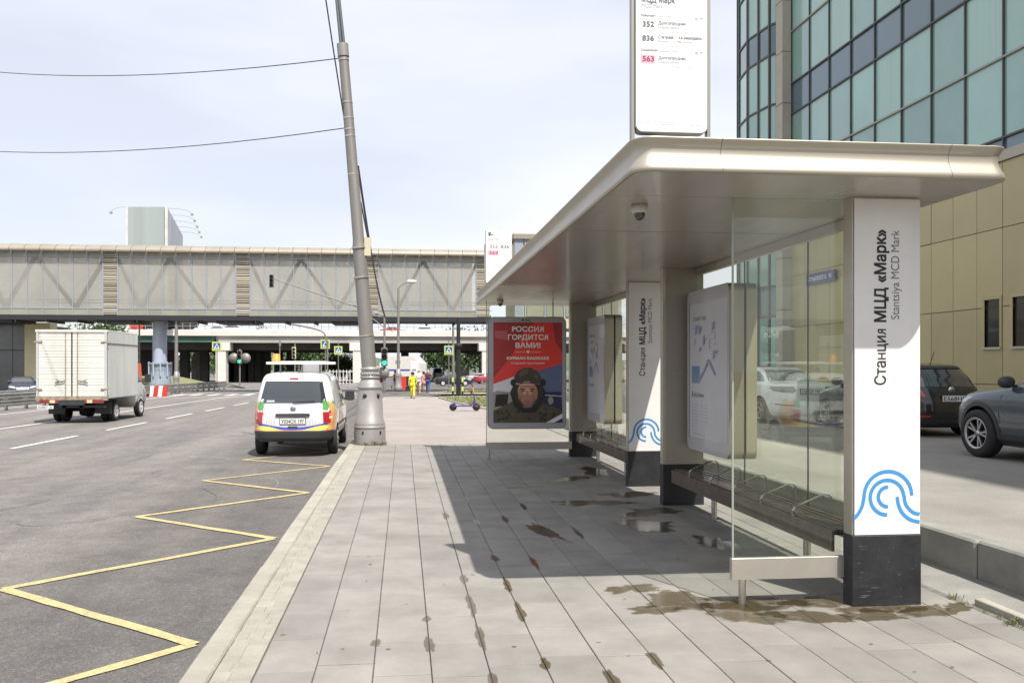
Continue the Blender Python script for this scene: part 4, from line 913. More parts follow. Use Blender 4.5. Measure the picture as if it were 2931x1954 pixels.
# ================================================================ POLES, WIRES
M['galv'] = mat('galvanised_grey', (.235, .222, .208), .55, metal=.3, var=.1, vscale=6, stretch=(1, 1, .15)); M['pole_dark'] = mat('pole_top', (.13, .145, .16), .5, metal=.3)
M['cast'] = mat('cast_base', (.30, .287, .28), .5, metal=.25, var=.08, vscale=6); M['wire'] = mat('wire', (.05, .05, .055), .6)
bp = Vector((-.74, 18.35, gz(18.3)))
t = thing('lamp_post', 'leaning grey street pole with a heavy fluted cast base at the kerb', 'lamp post', bp)
MB().lathe([(0, 0), (.355, 0), (.355, .04), (.345, .33), (.34, .36), (.352, .37), (.352, .395), (.335, .41), (.338, .45), (.338, .47), (.322, .49), (.32, .55), (.30, .57), (.27, 1.20), (.265, 1.22), (.28, 1.235), (.285, 1.28), (.265, 1.30), (.262, 1.32), (.20, 1.43), (.19, 1.44), (.0, 1.44)], 36).build('cast_base', M['cast'], t)
mb = MB(); mb.lathe([(.19, 1.44), (.215, 1.47), (.215, 1.50), (.19, 1.52), (.20, 1.60), (.185, 1.63), (.205, 1.65), (.21, 1.68), (.18, 1.70), (.165, 1.72)], 32)
for k in range(20): a = k*math.pi/10; mb.lathe([(0, -.03), (.022, -.02), (.026, 0), (.02, .02), (0, .03)], 8, (.195*math.cos(a), .195*math.sin(a), 1.56))
mb.build('collar', M['cast'], t)
for a, z in ((-110, .27), (-110, 1.08), (-50, .27), (-50, 1.08)):
    r = .335 if z < 1 else .278; MB().lathe([(0, -.012), (.045, -.008), (.05, .012), (.03, .02), (0, .02)], 16, (r*math.cos(R(a)), r*math.sin(R(a)), z), axis='y').build('bolt_recess', M['dark'], t)
TL = Vector((-.60, 0, 7.35)).normalized(); LN = 7.3
def sp(s): return (TL*s)+Vector((0, 0, 1.5))
MB().tube([sp(0), sp(1.6), sp(2.9)], [.165, .158, .145], 24).build('shaft', M['galv'], t)
MB().tube([sp(2.9), sp(3.05), sp(LN)], [.150, .128, .108], 24).build('shaft', M['galv'], t)
MB().tube([sp(LN-.16), sp(LN+.12)], .128, 20).build('cap', M['cast'], t)
for s_ in (.9, 2.2, 2.86, 4.5, 5.35, 5.5, 5.75, 6.1, 7.05): MB().tube([sp(s_), sp(s_+.035)], .172 if s_ < 2.9 else .133-.002*s_, 20).build('band', M['steel_rail'], t)
for dx in (-.035, .035): MB().tube([sp(LN)+Vector((dx, 0, 0)), sp(LN+3)+Vector((dx*.4-.06, 0, 0))], .034, 10).build('mast_tube', M['pole_dark'], t)
jb = sp(3.05); MB().box(jb.x+.13, jb.x+.27, -.1, .1, jb.z-.35, jb.z+.05).build('junction_box', M['cream'], t)
def wire(nm, lab, a, b, sag, r=.012, n=18, grp=None):
    a, b = Vector(a), Vector(b); P = [a+(b-a)*k/n-Vector((0, 0, sag*4*(k/n)*(1-k/n))) for k in range(n+1)]
    o = MB().tube(P, r, 5, caps=False).build(nm, M['wire']); tag(o, lab, 'wire', grp); return o
Pt = lambda s: bp+sp(s)
L_t = at(-260, 128, 30); wire('overhead_wire', 'upper sagging wire running left from the leaning pole', Pt(7.1)+Vector((-.12, 0, 0)), L_t, .55)
L_t = at(-260, 322, 30); wire('overhead_wire', 'lower sagging wire running left from the leaning pole', Pt(5.55)+Vector((-.11, 0, 0)), L_t, .5)
wire('overhead_wire', 'twisted wire rising beside the top of the leaning pole', Pt(5.8)+Vector((-.1, 0, 0)), at(728, -140, 17), .05, .016)
wire('overhead_wire', 'thick black cable slanting down from the pole towards the traffic lights', Pt(4.7)+Vector((.12, 0, 0)), at(888, 735, 58), .7, .03)
wire('overhead_wire', 'thinner cable slanting down beside the black cable', Pt(3.9)+Vector((.12, 0, 0)), at(905, 760, 62), .9, .018)
# traffic lights
M['tl_body'] = mat('signal_body', (.16, .155, .14), .5); M['tl_off'] = mat('signal_lens_dark', (.03, .025, .02), .25); M['tl_green'] = mat('signal_green', (.02, .85, .42), .3, emit=1.6)
M['tl_amber'] = mat('beacon_orange', (.85, .28, .02), .25, coat=.5, emit=.25)
def head(t, p, s=1.0, green=True, face=True, body='tl_body'):
    x, y, z = p
    h = MB().box(x-.17*s, x+.17*s, y, y+.2*s, z, z+1.0*s, bev=.02).build('signal_head', M[body], t)
    for k in range(3):
        MB().lathe([(0, -.03), (.12*s, -.03), (.12*s, .0)], 18, (x, y-.005, z+(.18+.32*k)*s), axis='y').build('lens', M['tl_green'] if (green and k == 0) else M['tl_off'], h).parent = h
        MB().lathe([(.135*s, -.15), (.135*s, .0)], 14, (x, y, z+(.18+.32*k)*s), axis='y').build('hood', M[body], h)
    return h
def disc(t, x, y, z, r): return MB().lathe([(0, 0), (r, 0), (r, .03), (0, .03)], 24, (x, y, z), axis='y').build('backing_disc', M['galv'], t)
# near-right signal with long arm
p = gr(883, 897); g = p.z
t = thing('traffic_light', 'traffic light showing green on the pole beside the stalls', 'traffic light', (p.x, p.y, g), group='traffic lights at the crossing')
zc = 1.7+14/1870*p.y-g-.45
MB().tube([(0, .25, 0), (0, .25, 6.2)], [.11, .09], 12).build('pole', M['galv'], t)
h = head(t, (0, -.05, zc), 1.5); disc(t, -.08, .05, zc-.55, .5)
arm_end = at(624, 643, p.y-1); ae = arm_end-Vector((p.x, p.y, g))
t2 = thing('traffic_light', 'unlit traffic light hanging at the end of a long arm in front of the footbridge', 'traffic light', (p.x, p.y, g), group='traffic lights at the crossing')
MB().tube([(0, .25, 6.15), (ae.x+.2, ae.y, ae.z+.1)], [.07, .045], 8).tube([(0, .25, 5.2), (ae.x*.28, ae.y*.28, 6.2+(ae.z-6.0)*.3)], .04, 6).build('arm', M['galv'], t2)
head(t2, (ae.x, ae.y-.1, ae.z-.6), 1.05, green=False)
p = at(550, 883, 88)
t = thing('traffic_light', 'traffic light showing green on the median with two round backing discs', 'traffic light', (p.x, p.y, gz(88)-.2), group='traffic lights at the crossing')
MB().tube([(0, .2, 0), (0, .2, 4.2)], .08, 10).build('pole', M['galv'], t); head(t, (0, -.05, 2.6), 1.45, body='tl_body'); disc(t, -.62, .1, 3.2, .55); disc(t, .62, .1, 3.2, .55)
p = at(677, 880, 92)
t = thing('traffic_light', 'traffic light seen edge on behind the patrol van roof bar', 'traffic light', (p.x, p.y, gz(92)-.2), group='traffic lights at the crossing')
MB().tube([(0, .2, 0), (0, .2, 4.9)], .08, 10).build('pole', M['galv'], t); head(t, (-.1, -.05, 3.2), 1.3, green=False, body='cream')
# crossing signs
M['sg_yellow'] = mat('sign_lime', (.55, .66, .12), .5); M['sg_blue'] = mat('sign_blue', (.03, .12, .42), .5)
def cross_sign(u, v, vb, d, lab, gy=None):
    q = at(u, v, d); zb_ = gz(q.y)-.2; t = thing('crossing_sign', lab, 'road sign', (q.x, q.y, zb_), group='pedestrian crossing signs'); s = .47; z = q.z-zb_
    MB().tube([(0, .1, 0), (0, .1, z+1.0)], .05, 8).build('pole', M['galv'], t)
    MB().box(-s, s, 0, .05, z-s, z+s).build('board', M['sg_yellow'], t); mb = MB()
    O = (0, 0, z); X = (1, 0, 0); Z = (0, 0, 1)
    poly2(mb, [(-.34, -.34), (.34, -.34), (.34, .34), (-.34, .34)], O, X, Z, M['sg_blue'], .01); poly2(mb, [(-.3, -.28), (.3, -.28), (0, .3)], O, X, Z, M['sign_white'], .02)
    poly2(mb, [(-.05, .12), (.05, .12), (.09, -.05), (.13, -.22), (.07, -.22), (0, -.07), (-.09, -.22), (-.15, -.22), (-.05, -.02)], O, X, Z, M['ink'], .03)
    mb.build('pictogram', None, t, fix=False); return t
cross_sign(498, 795, 865, 84, 'pedestrian crossing sign on the grassy median near the overpass pier')
cross_sign(747, 790, 868, 84, 'pedestrian crossing sign under a curved lamp arm above the tarpaulin truck')
cross_sign(777, 804, 868, 96, 'lower pedestrian crossing sign just beside the curved lamp arm')
cross_sign(1031, 804, 860, 84, 'pedestrian crossing sign above the parked dark sedan')
# lamp posts
def lamp_post(u, vb, ztop, lab, head_=None, r=.1, base=True, d=None, col='galv', vr=0):
    q = gr(u, vb, vr) if d is None else at(u, vb, d); g = q.z if d is None else gz(q.y)-.2
    t = thing('lamp_post', lab, 'lamp post', (q.x, q.y, g), group='distant lamp posts'); MB().tube([(0, 0, 0), (0, 0, ztop)], [r*1.3, r*.8], 10).build('pole', M[col], t)
    if base: MB().lathe([(0, 0), (.33, 0), (.30, .4), (.24, .5), (.24, 1.2), (.28, 1.3), (.2, 1.45), (.16, 1.8), (0, 1.8)], 20).build('cast_base', M['cast'], t)
    if head_:
        dx, dz_ = head_; MB().tube(smooth([(0, 0, ztop), (dx*.2, 0, ztop+dz_*.4), (dx, 0, ztop+dz_)], 1), .05, 6).build('arm', M[col], t)
        MB().lathe([(0, 0), (.14, .1), (.17, .45), (.1, .75), (0, .8)], 14, (dx-.1, 0, ztop+dz_), axis='x').build('lamp', M['white_conc'], t)
    return t
lamp_post(915, 899, 8.1, 'grey lamp post with a single white lantern beside the stalls', (.75, .55))
lamp_post(405, 865, 10, 'lamp post on a fluted base on the grassy median', d=68, r=.13)
lamp_post(320, 868, 6.2, 'thin pole behind the white truck', d=72, base=False, r=.08)
lamp_post(1041, 868, 9, 'pale concrete pole behind the parked dark sedan', d=92, base=False, r=.13)
q = gr(1053, 908)
t = thing('utility_pole', 'black utility pole with striped black and yellow feet on the grass', 'utility pole', (q.x, q.y, q.z))
M['black_paint'] = mat('black_paint', (.015, .015, .016), .6)
MB().tube([(0, 0, .1), (0, 0, 5.1)], [.16, .12], 12).build('pole', M['black_paint'], t); MB().lathe([(.2, 3.15), (.24, 3.2), (.24, 3.4), (.18, 3.45)], 12).build('collar', M['black_paint'], t)
for dx, dz_ in ((-.35, .3), (.25, -.3)):
    f = MB(); 
    for k in range(4): f.box(dx-.06, dx+.06, dz_-.06, dz_+.06, k*.3, k*.3+.3, M['black_paint'] if k % 2 == 0 else M['sg_yellow'])
    f.build('striped_foot', None, t)
t = thing('lamp_arm_post', 'tall post with a long curved arm above the tarpaulin truck', 'lamp post', (0, 0, 0))
a_ = at(752, 800, 83); b_ = at(748, 765, 83); c_ = at(728, 755, 83); d_ = at(640, 738, 83)
MB().tube([(a_.x, a_.y, -.7)]+smooth([tuple(a_), tuple(b_), tuple(c_), tuple(d_)], 2), .09, 8).build('post', M['galv'], t)
# ================================================================ MEDIAN: guard rails, mound
M['guard'] = mat('guard_rail', (.27, .27, .25), .55, metal=.4, var=.25, vscale=1.5)
def guard(x, y0, y1, lab, bend=.012):
    t = thing('guard_rail', lab, 'guard rail', (0, 0, 0), group='steel guard rails on the median')
    qp = MB().box(-.06, .06, -.08, .08, -.2, .82).box(-.1, .22, -.1, .1, .5, .74).mesh('post'); qp.materials.append(M['guard']); n_ = int((y1-y0)/2)
    f = lambda y: x+max(0, y-20)*bend
    for k in range(n_+1): y = y0+2*k; inst('post', qp, t, (f(y)-.1, y, gz(y)-.2))
    for za in (.22, .55):
        for k in range(0, n_, 4):
            ya, yb = y0+2*k, min(y0+2*k+7.98, y1); xa, xb = f(ya)+.14, f(yb)+.14; mb = MB(); pf = [(0, 0), (.05, .03), (.05, .09), (0, .13), (0, .17), (.05, .21), (.05, .27), (0, .30)]
            mb.add([(xx+a, yy, gz(yy)-.2+za+b*.9) for xx, yy in ((xa, ya), (xb, yb)) for a, b in pf], [[j, j+1, j+9, j+8] for j in range(7)]); mb.build('beam', M['guard'], t)
    return t
guard(-18.6, 24, 84, 'near guard rail along the left lane with its sloping far end')
guard(-20.9, 24, 58, 'second guard rail facing the opposite carriageway')
t = [o for o in C.objects if o.name == 'guard_rail'][0]
MB().tube([(-17.9, 84, .1), (-16.6, 88, -.5)], .07, 6).tube([(-17.9, 84, -.2), (-16.8, 88, -.5)], .07, 6).build('end_ramp', M['guard'], t)
mb = MB(); nx, ny = 24, 24; V = []
for j in range(ny+1):
    for i in range(nx+1):
        x = -34+14.0*i/nx; y = 58+56*j/ny; e = min(1, 2.2*min(i/nx, 1-i/nx))*min(1, 2.5*min(j/ny, 1-j/ny)); e = e*e*(3-2*e)
        V.append((x+max(0, y-20)*.012, y, gz(y)-.25+1.35*e+random.uniform(-.05, .05)*e))
mb.add(V, [[j*(nx+1)+i, j*(nx+1)+i+1, (j+1)*(nx+1)+i+1, (j+1)*(nx+1)+i] for j in range(ny) for i in range(nx)], None, True)
M['lawn'] = mat('dry_lawn', (.14, .17, .055), .95, var=.5, vscale=.9, col2=(.22, .20, .10), fine=.4, fscale=6, bump=.8, bscale=3)
o = mb.build('grassy_median', M['lawn'], fix=False); struct(o); o['label'] = 'low grassy mound around the bridge pier'
M['red'] = mat('red_plastic', (.6, .04, .03), .4)
q = at(345, 872, 58)
t = thing('road_barrier', 'low red and white striped plastic barrier behind the guard rail', 'barrier', (q.x, q.y, gz(58)-.2))
for k in range(7): MB().prism([(k*.3-1, 0), (k*.3-.72, 0), (k*.3-.62, .75), (k*.3-.9, .75)], 0, .35, plane='xz').build('stripe_block', M['red'] if k % 2 == 0 else M['sign_white'], t)
# grass patches by the footway
def patch(pts, lab, n=1500, h=.09):
    P = [gr(u, v, 0) for u, v in pts]; mb = MB(); mb.add([(p.x, p.y, p.z+.03) for p in P], [list(range(len(P)))])
    o = mb.build('lawn', M['lawn'], fix=False); struct(o); o['label'] = lab
    mb = MB(); k = len(P)
    for a, b in zip(P, P[1:]+P[:1]):
        mb.add([(a.x, a.y, a.z-.05), (b.x, b.y, b.z-.05), (b.x, b.y, b.z+.06), (a.x, a.y, a.z+.06)], [[0, 1, 2, 3]])
        mb.tube([(a.x, a.y, a.z+.02), (b.x, b.y, b.z+.02)], .06, 5)
    o = mb.build('lawn_edging', M['kerb'], fix=False); struct(o)
    g = MB(); xs = [p.x for p in P]; ys_ = [p.y for p in P]
    def inside(x, y):
        c = False
        for a, b in zip(P, P[1:]+P[:1]):
            if (a.y > y) != (b.y > y) and x < (b.x-a.x)*(y-a.y)/(b.y-a.y)+a.x: c = not c
        return c
    c_ = 0
    while c_ < n:
        x = random.uniform(min(xs), max(xs)); y = random.uniform(min(ys_), max(ys_)); c_ += 1
        if inside(x, y): tuft(g, x, y, gz(y)+.03, h, 4, .12)
    o = g.build('grass', M['leaf'], fix=False); o['kind'] = 'stuff'; o['label'] = 'short blades of grass on the lawn'
patch([(1008, 913), (1050, 911.5), (1300, 911), (1520, 914), (1500, 960), (1300, 950), (1110, 938), (1055, 927)], 'grass strip with a stone edge beside the scooter', 5000)
patch([(985, 904.5), (1030, 899), (1110, 896), (1300, 896), (1300, 903), (1110, 904.5)], 'grass strip around the black utility pole', 3000)
# ================================================================ VEHICLES
M['tyre'] = mat('tyre', (.02, .02, .021), .8, bump=.3, bscale=60); M['rim'] = mat('alloy_rim', (.45, .45, .46), .3, metal=.8); M['hub'] = mat('wheel_cover', (.55, .55, .56), .4)
M['well'] = mat('wheel_well', (.012, .012, .013), .9); M['car_glass'] = mat('car_glass', (.035, .042, .046), .04, coat=1, spec=.8); M['plastic'] = mat('black_plastic', (.035, .036, .038), .55)
M['red_lens'] = mat('red_lens', (.42, .015, .02), .15, coat=1); M['clear_lens'] = mat('clear_lens', (.55, .56, .58), .12, coat=1); M['amber_lens'] = mat('cream_lens', (.75, .6, .35), .15, coat=1)
M['chrome'] = mat('chrome', (.6, .6, .6), .15, metal=1); M['plate'] = mat('number_plate', (.75, .75, .73), .4); M['smoke_lens'] = mat('smoked_lens', (.05, .045, .05), .1, coat=1)
def paint(nm, c, dirt=.04): return mat('paint_'+nm, c, .28, coat=.8, var=dirt, vscale=1.5, spec=.5)
def lerp_levels(L, z):
    if z <= L[0][0]: return L[0][1:]
    for a, b in zip(L, L[1:]):
        if z <= b[0]:
            f = (z-a[0])/(b[0]-a[0]) if b[0] > a[0] else 0; return tuple(p+(q-p)*f for p, q in zip(a[1:], b[1:]))
    return L[-1][1:]
def wheel_mesh(r, wdt, spokes, rim_m):
    tm = MB().lathe([(r*.62, -wdt/2), (r*.9, -wdt/2), (r*.98, -wdt*.38), (r, -wdt*.25), (r, wdt*.25), (r*.98, wdt*.38), (r*.9, wdt/2), (r*.66, wdt/2), (r*.62, wdt*.42)], 40, axis='x').mesh('wheel'); tm.materials.append(M['tyre'])
    b = MB(); x = wdt*.40
    if spokes:
        b.lathe([(r*.56, x-.02), (r*.66, x+.02), (r*.66, x-.05), (r*.55, x-.1), (r*.5, x-.12), (0, x-.12)], 36, axis='x', m=M['well']); b.lathe([(r*.60, x), (r*.67, x+.025), (r*.64, x+.03), (r*.58, x+.01)], 36, axis='x', m=rim_m); b.lathe([(0, x+.0), (r*.12, x), (r*.13, x-.05)], 20, axis='x', m=rim_m)
        for k in range(spokes):
            for dlt in (-.12, .12):
                a = 2*math.pi*k/spokes; c, s = math.cos(a+dlt*.35), math.sin(a+dlt*.35); c2, s2 = math.cos(a+dlt*1.6), math.sin(a+dlt*1.6)
                P0 = Vector((x-.012, r*.1*c, r*.1*s)); P1 = Vector((x+.006, r*.62*c2, r*.62*s2)); sd_ = (P1-P0).normalized().cross(Vector((1, 0, 0)))*r*.038
                b.add([P0-sd_, P0+sd_, P1+sd_, P1-sd_, P0-sd_-Vector((.03, 0, 0)), P0+sd_-Vector((.03, 0, 0)), P1+sd_-Vector((.03, 0, 0)), P1-sd_-Vector((.03, 0, 0))], [[0, 1, 2, 3], [0, 3, 7, 4], [1, 5, 6, 2]], rim_m)
    else:
        b.lathe([(r*.66, x+.01), (r*.60, x+.03), (r*.45, x+.035), (r*.42, x+.01), (r*.2, x+.02), (r*.12, x+.05), (0, x+.055)], 30, axis='x', m=rim_m)
    return tm, b.mesh('rim')
def car(name, label, cat, loc, rz, L, n, pnt, wheels, r, track, wins, rearwin=None, frontwin=None, lights=(), boolean=True, spokes=5, rim='rim', group=None, mirror=None, plate=None, wdt=.21, ground_kit=None, seams=(), handles=(), extra_side=()):
    t = thing(name, label, cat, loc, rz, group)
    NS = 64; zs_ = []
    for a, b in zip(L, L[1:]):
        k = max(1, int((b[0]-a[0])/.05)); zs_ += [a[0]+(b[0]-a[0])*i/k for i in range(k)]
    zs_.append(L[-1][0]); mb = MB(); V = []
    def plan(z, th):
        yr, yf, hw = lerp_levels(L, z); cy = (yr+yf)/2; hl = (yf-yr)/2; c, s = math.cos(th), math.sin(th)
        return (hw*math.copysign(abs(c)**(2/n), c), cy+hl*math.copysign(abs(s)**(2/n), s))
    for z in zs_:
        for k in range(NS): x, y = plan(z, 2*math.pi*(k+.5)/NS); V.append((x, y, z))
    F = [[i*NS+k, i*NS+(k+1) % NS, (i+1)*NS+(k+1) % NS, (i+1)*NS+k] for i in range(len(zs_)-1) for k in range(NS)]
    F += [list(range(NS-1, -1, -1)), list(range((len(zs_)-1)*NS, len(zs_)*NS))]
    mb.add(V, F, pnt, True); body = mb.build('body', None, t)
    if boolean:
        body.data.materials.append(M['well'])
        hwm = max(l[3] for l in L)
        for wy in wheels:
            for sg in (-1, 1):
                cm = MB(); xs = (sg*(hwm-.30), sg*(hwm+.2)); xa, xb = min(xs), max(xs)
                cm.lathe([(0, xa), (r*1.13, xa), (r*1.13, xb), (0, xb)], 32, (0, wy, r+.01), axis='x', m=M['well'], sm=False)
                co = cm.build('cut', None, None); md = body.modifiers.new('c', 'BOOLEAN'); md.operation = 'DIFFERENCE'; md.object = co; md.solver = 'EXACT'
                bm0 = co; co.parent = t
        bpy.context.view_layer.update()
        nm_ = bpy.data.meshes.new_from_object(body.evaluated_get(bpy.context.evaluated_depsgraph_get()))
        cuts = [m_.object for m_ in body.modifiers]; body.modifiers.clear(); body.data = nm_
        for c_ in cuts: bpy.data.objects.remove(c_)
        nm_.set_sharp_from_angle(angle=R(40))
    def S(y, z, sg, eps=.006):
        yr, yf, hw = lerp_levels(L, z); cy = (yr+yf)/2; hl = (yf-yr)/2; q = min(.999, abs((y-cy)/hl)); return sg*(hw*(1-q**n)**(1/n)+eps)
    def E(x, z, front, eps=.006):
        yr, yf, hw = lerp_levels(L, z); cy = (yr+yf)/2; hl = (yf-yr)/2; q = min(.999, abs(x/hw)); return cy+(1 if front else -1)*(hl*(1-q**n)**(1/n)+eps)
    def grid(poly, fn, nr=9, nc=14):
        zs = [p[1] for p in poly]; z0, z1 = min(zs)+1e-4, max(zs)-1e-4; V = []
        for i in range(nr+1):
            z = z0+(z1-z0)*i/nr; xs = []
            for a, b in zip(poly, poly[1:]+poly[:1]):
                if (a[1] > z) != (b[1] > z): xs.append(a[0]+(b[0]-a[0])*(z-a[1])/(b[1]-a[1]))
            x0, x1 = (min(xs), max(xs)) if xs else (0, 0)
            for j in range(nc+1): V.append(fn(x0+(x1-x0)*j/nc, z))
        return V, [[i*(nc+1)+j, i*(nc+1)+j+1, (i+1)*(nc+1)+j+1, (i+1)*(nc+1)+j] for i in range(nr) for j in range(nc)]
    def spatch(nm, poly, m, sides=(-1, 1), eps=.006, parent=None):
        for sg in sides:
            V, F = grid(poly, lambda y, z: (S(y, z, sg, eps), y, z)); b = MB(); b.add(V, F, m, True); b.build(nm, None, parent or t)
    def epatch(nm, poly, m, front=False, eps=.006, mir=False, parent=None, nr=9, nc=14):
        for f in ((1, -1) if mir else (1,)):
            V, F = grid(poly, lambda x, z: (x*f, E(x*f, z, front, eps), z), nr, nc); b = MB(); b.add(V, F, m, True); b.build(nm, None, parent or t)
    t_ = dict(t=t, S=S, E=E, spatch=spatch, epatch=epatch)
    for p in wins: spatch('side_window', p, M['car_glass'])
    if rearwin: epatch('rear_window', rearwin, M['car_glass'])
    if frontwin: epatch('windscreen', frontwin, M['car_glass'], True)
    for nm, poly, m, front in lights: epatch(nm, poly, M[m], front, .012, True)
    for ln in seams:
        for sg in (-1, 1):
            b = MB(); b.tube([(S(y, z, sg, .0), y, z) for y, z in ln], .006, 4, M['well']); b.build('door_seam', None, t)
    for (y, z) in handles:
        for sg in (-1, 1): x = S(y, z, sg, .012); MB().box(min(x, x-sg*.03), max(x, x-sg*.03), y-.09, y+.09, z-.015, z+.015, bev=.004).build('door_handle', pnt if cat != 'van' else M['plastic'], t)
    tm, rm = wheel_mesh(r, wdt, spokes, M[rim])
    for wy in wheels:
        for sg in (-1, 1):
            wv = inst('wheel', tm, t, (sg*(track-wdt/2), wy, r), R(180) if sg < 0 else 0); inst('rim', rm, wv)
    if mirror:
        y, z = mirror
        for sg in (-1, 1):
            x = S(y, z, sg, 0); mm3 = MB(); mm3.lathe([(0, -.12), (.045, -.115), (.082, -.085), (.095, -.02), (.09, .05), (.07, .1), (.035, .125), (0, .13)], 18, axis='x'); o = mm3.build('mirror', M['plastic'], t); o.location = (x+sg*.16, y, z+.05); o.scale = (sg*1.0, .8, .95); MB().box(min(x-sg*.02, x+sg*.08), max(x-sg*.02, x+sg*.08), y-.03, y+.03, z-.03, z+.01).build('mirror_arm', M['plastic'], t)
    if plate:
        s_, z, wpl = plate; y = E(0, z, False, .02); b = MB(); b.box(-wpl/2, wpl/2, y-.008, y+.02, z-.06, z+.06, M['plate']); b.box(-wpl/2-.012, wpl/2+.012, y-.004, y+.02, z-.075, z+.072, M['plastic'])
        text_at(b, s_, .115, (0, y-.008, z-.045), (1, 0, 0), (0, 0, 1), M['ink'], .0015, 'CENTER', wpl*.9); b.build('number_plate', None, t)
    return t_
GA = .28
# ---- grey blue SUV beside the stop
Lsuv = [(.22, -2.1, 2.1, .80), (.32, -2.25, 2.27, .90), (.5, -2.3, 2.33, .935), (.75, -2.28, 2.30, .94), (.88, -2.24, 2.2, .93), (.97, -2.2, 2.12, .92), (1.04, -2.17, 1.86, .90), (1.11, -2.14, 1.18, .87), (1.2, -2.08, .92, .83), (1.35, -1.98, .62, .77), (1.5, -1.82, .3, .71), (1.58, -1.6, .05, .66), (1.63, -1.3, -.1, .55), (1.645, -1.0, -.3, .35)]
W1 = [(-1.98, 1.12), (.92, 1.13), (.40, 1.48), (.0, 1.54), (-1.3, 1.54), (-1.72, 1.42)]
c = car('parked_suv', 'slate blue SUV parked on the access road at the right edge of the picture', 'SUV', (9.93, 10.55, GA), 0, Lsuv, 5, paint('slate', (.045, .062, .075)), (-1.42, 1.46), .375, .955, [W1], [(-.6, 1.15), (.6, 1.15), (.52, 1.5), (-.52, 1.5)], [(-.68, 1.16), (.68, 1.16), (.55, 1.5), (-.55, 1.5)],
        [('headlight', [(.45, .78), (.85, .84), (.87, .95), (.5, .88)], 'clear_lens', True), ('tail_light', [(.45, .9), (.88, .95), (.88, 1.05), (.5, 1.02)], 'red_lens', False)], spokes=5, mirror=(.82, 1.14), wdt=.24,
        seams=[[(.95, .45), (.98, .7), (.95, .98), (.75, 1.12)], [(-.15, .4), (-.15, 1.1)], [(-1.0, .4), (-1.05, .8), (-1.15, 1.1)]], handles=[(-.0, .96), (-.95, .98)])
c['spatch']('sill_trim', [(-1.0, .26), (1.05, .26), (1.05, .40), (-1.0, .40)], M['plastic'], eps=.008)
c['spatch']('window_trim', [(-1.98, 1.095), (.95, 1.105), (.95, 1.125), (-1.98, 1.118)], M['chrome'], eps=.010)
for sg in (-1, 1):
    for wy in (-1.42, 1.46):
        V = []; nA = 26
        for k in range(nA+1):
            a = math.pi*(k/nA)*1.12-.06*math.pi
            for rr in (.375*1.13, .375*1.13+.07): y = wy+rr*math.cos(a); z = .385+rr*math.sin(a); V.append((c['S'](y, max(z, .24), sg, .007), y, z))
        MB().add(V, [[2*i, 2*i+1, 2*i+3, 2*i+2] for i in range(nA)], None, True).build('arch_trim', M['plastic'], c['t'])
# ---- black hatchback
Lh = [(.2, -1.9, 2.0, .74), (.3, -2.08, 2.12, .82), (.5, -2.13, 2.18, .855), (.72, -2.12, 2.14, .86), (.86, -2.08, 1.98, .85), (.95, -2.04, 1.6, .83), (1.02, -2.0, 1.1, .80), (1.1, -1.92, .9, .775), (1.25, -1.8, .6, .72), (1.4, -1.62, .25, .66), (1.48, -1.45, .0, .60), (1.52, -1.1, -.2, .45), (1.53, -.9, -.3, .3)]
W2 = [(-1.7, 1.03), (.92, 1.03), (.35, 1.40), (0, 1.44), (-1.25, 1.44), (-1.55, 1.3)]
c = car('parked_hatchback', 'glossy black hatchback with a roof aerial parked against the gold wall', 'hatchback', (11.05, 17.5, GA-.02), 0, Lh, 5, paint('black', (.008, .008, .01)), (-1.28, 1.35), .32, .87, [W2], [(-.62, 1.04), (.62, 1.04), (.50, 1.40), (-.50, 1.40)], [(-.66, 1.06), (.66, 1.06), (.5, 1.4), (-.5, 1.4)],
        [('tail_light', [(.56, .82), (.84, .84), (.80, 1.02), (.62, 1.0)], 'red_lens', False), ('headlight', [(.4, .7), (.8, .78), (.82, .9), (.45, .82)], 'clear_lens', True), ('reflector', [(.5, .42), (.76, .42), (.76, .46), (.5, .46)], 'red_lens', False)], spokes=8, mirror=(.85, 1.05), plate=('Е568НЕ', .80, .52), seams=[[(.1, .35), (.1, 1.0)], [(-.9, .4), (-1.0, 1.0)]])
t = c['t']; y = c['E'](0, .98, False, .01)
MB().lathe([(0, -.012), (.065, -.012), (.07, 0)], 24, (0, y, .97), axis='y').build('badge', M['chrome'], t).scale = (1, 1, 1)
b = MB(); text_at(b, 'KIA', .055, (0, y-.014, .952), (1, 0, 0), (0, 0, 1), M['ink'], .0015, 'CENTER', .10); text_at(b, 'Rio', .07, (-.72, c['E'](-.66, .93, False, .012), .92), (1, 0, 0), (0, 0, 1), M['chrome'], .001, 'LEFT', .13); b.build('badge_lettering', None, t, fix=False)
MB().tube([(0, -1.35, 1.49), (0, -1.48, 1.74)], .007, 6).build('aerial', M['plastic'], t)
c['epatch']('spoiler', [(-.56, 1.41), (.56, 1.41), (.5, 1.46), (-.5, 1.46)], M['plastic'], eps=.04)
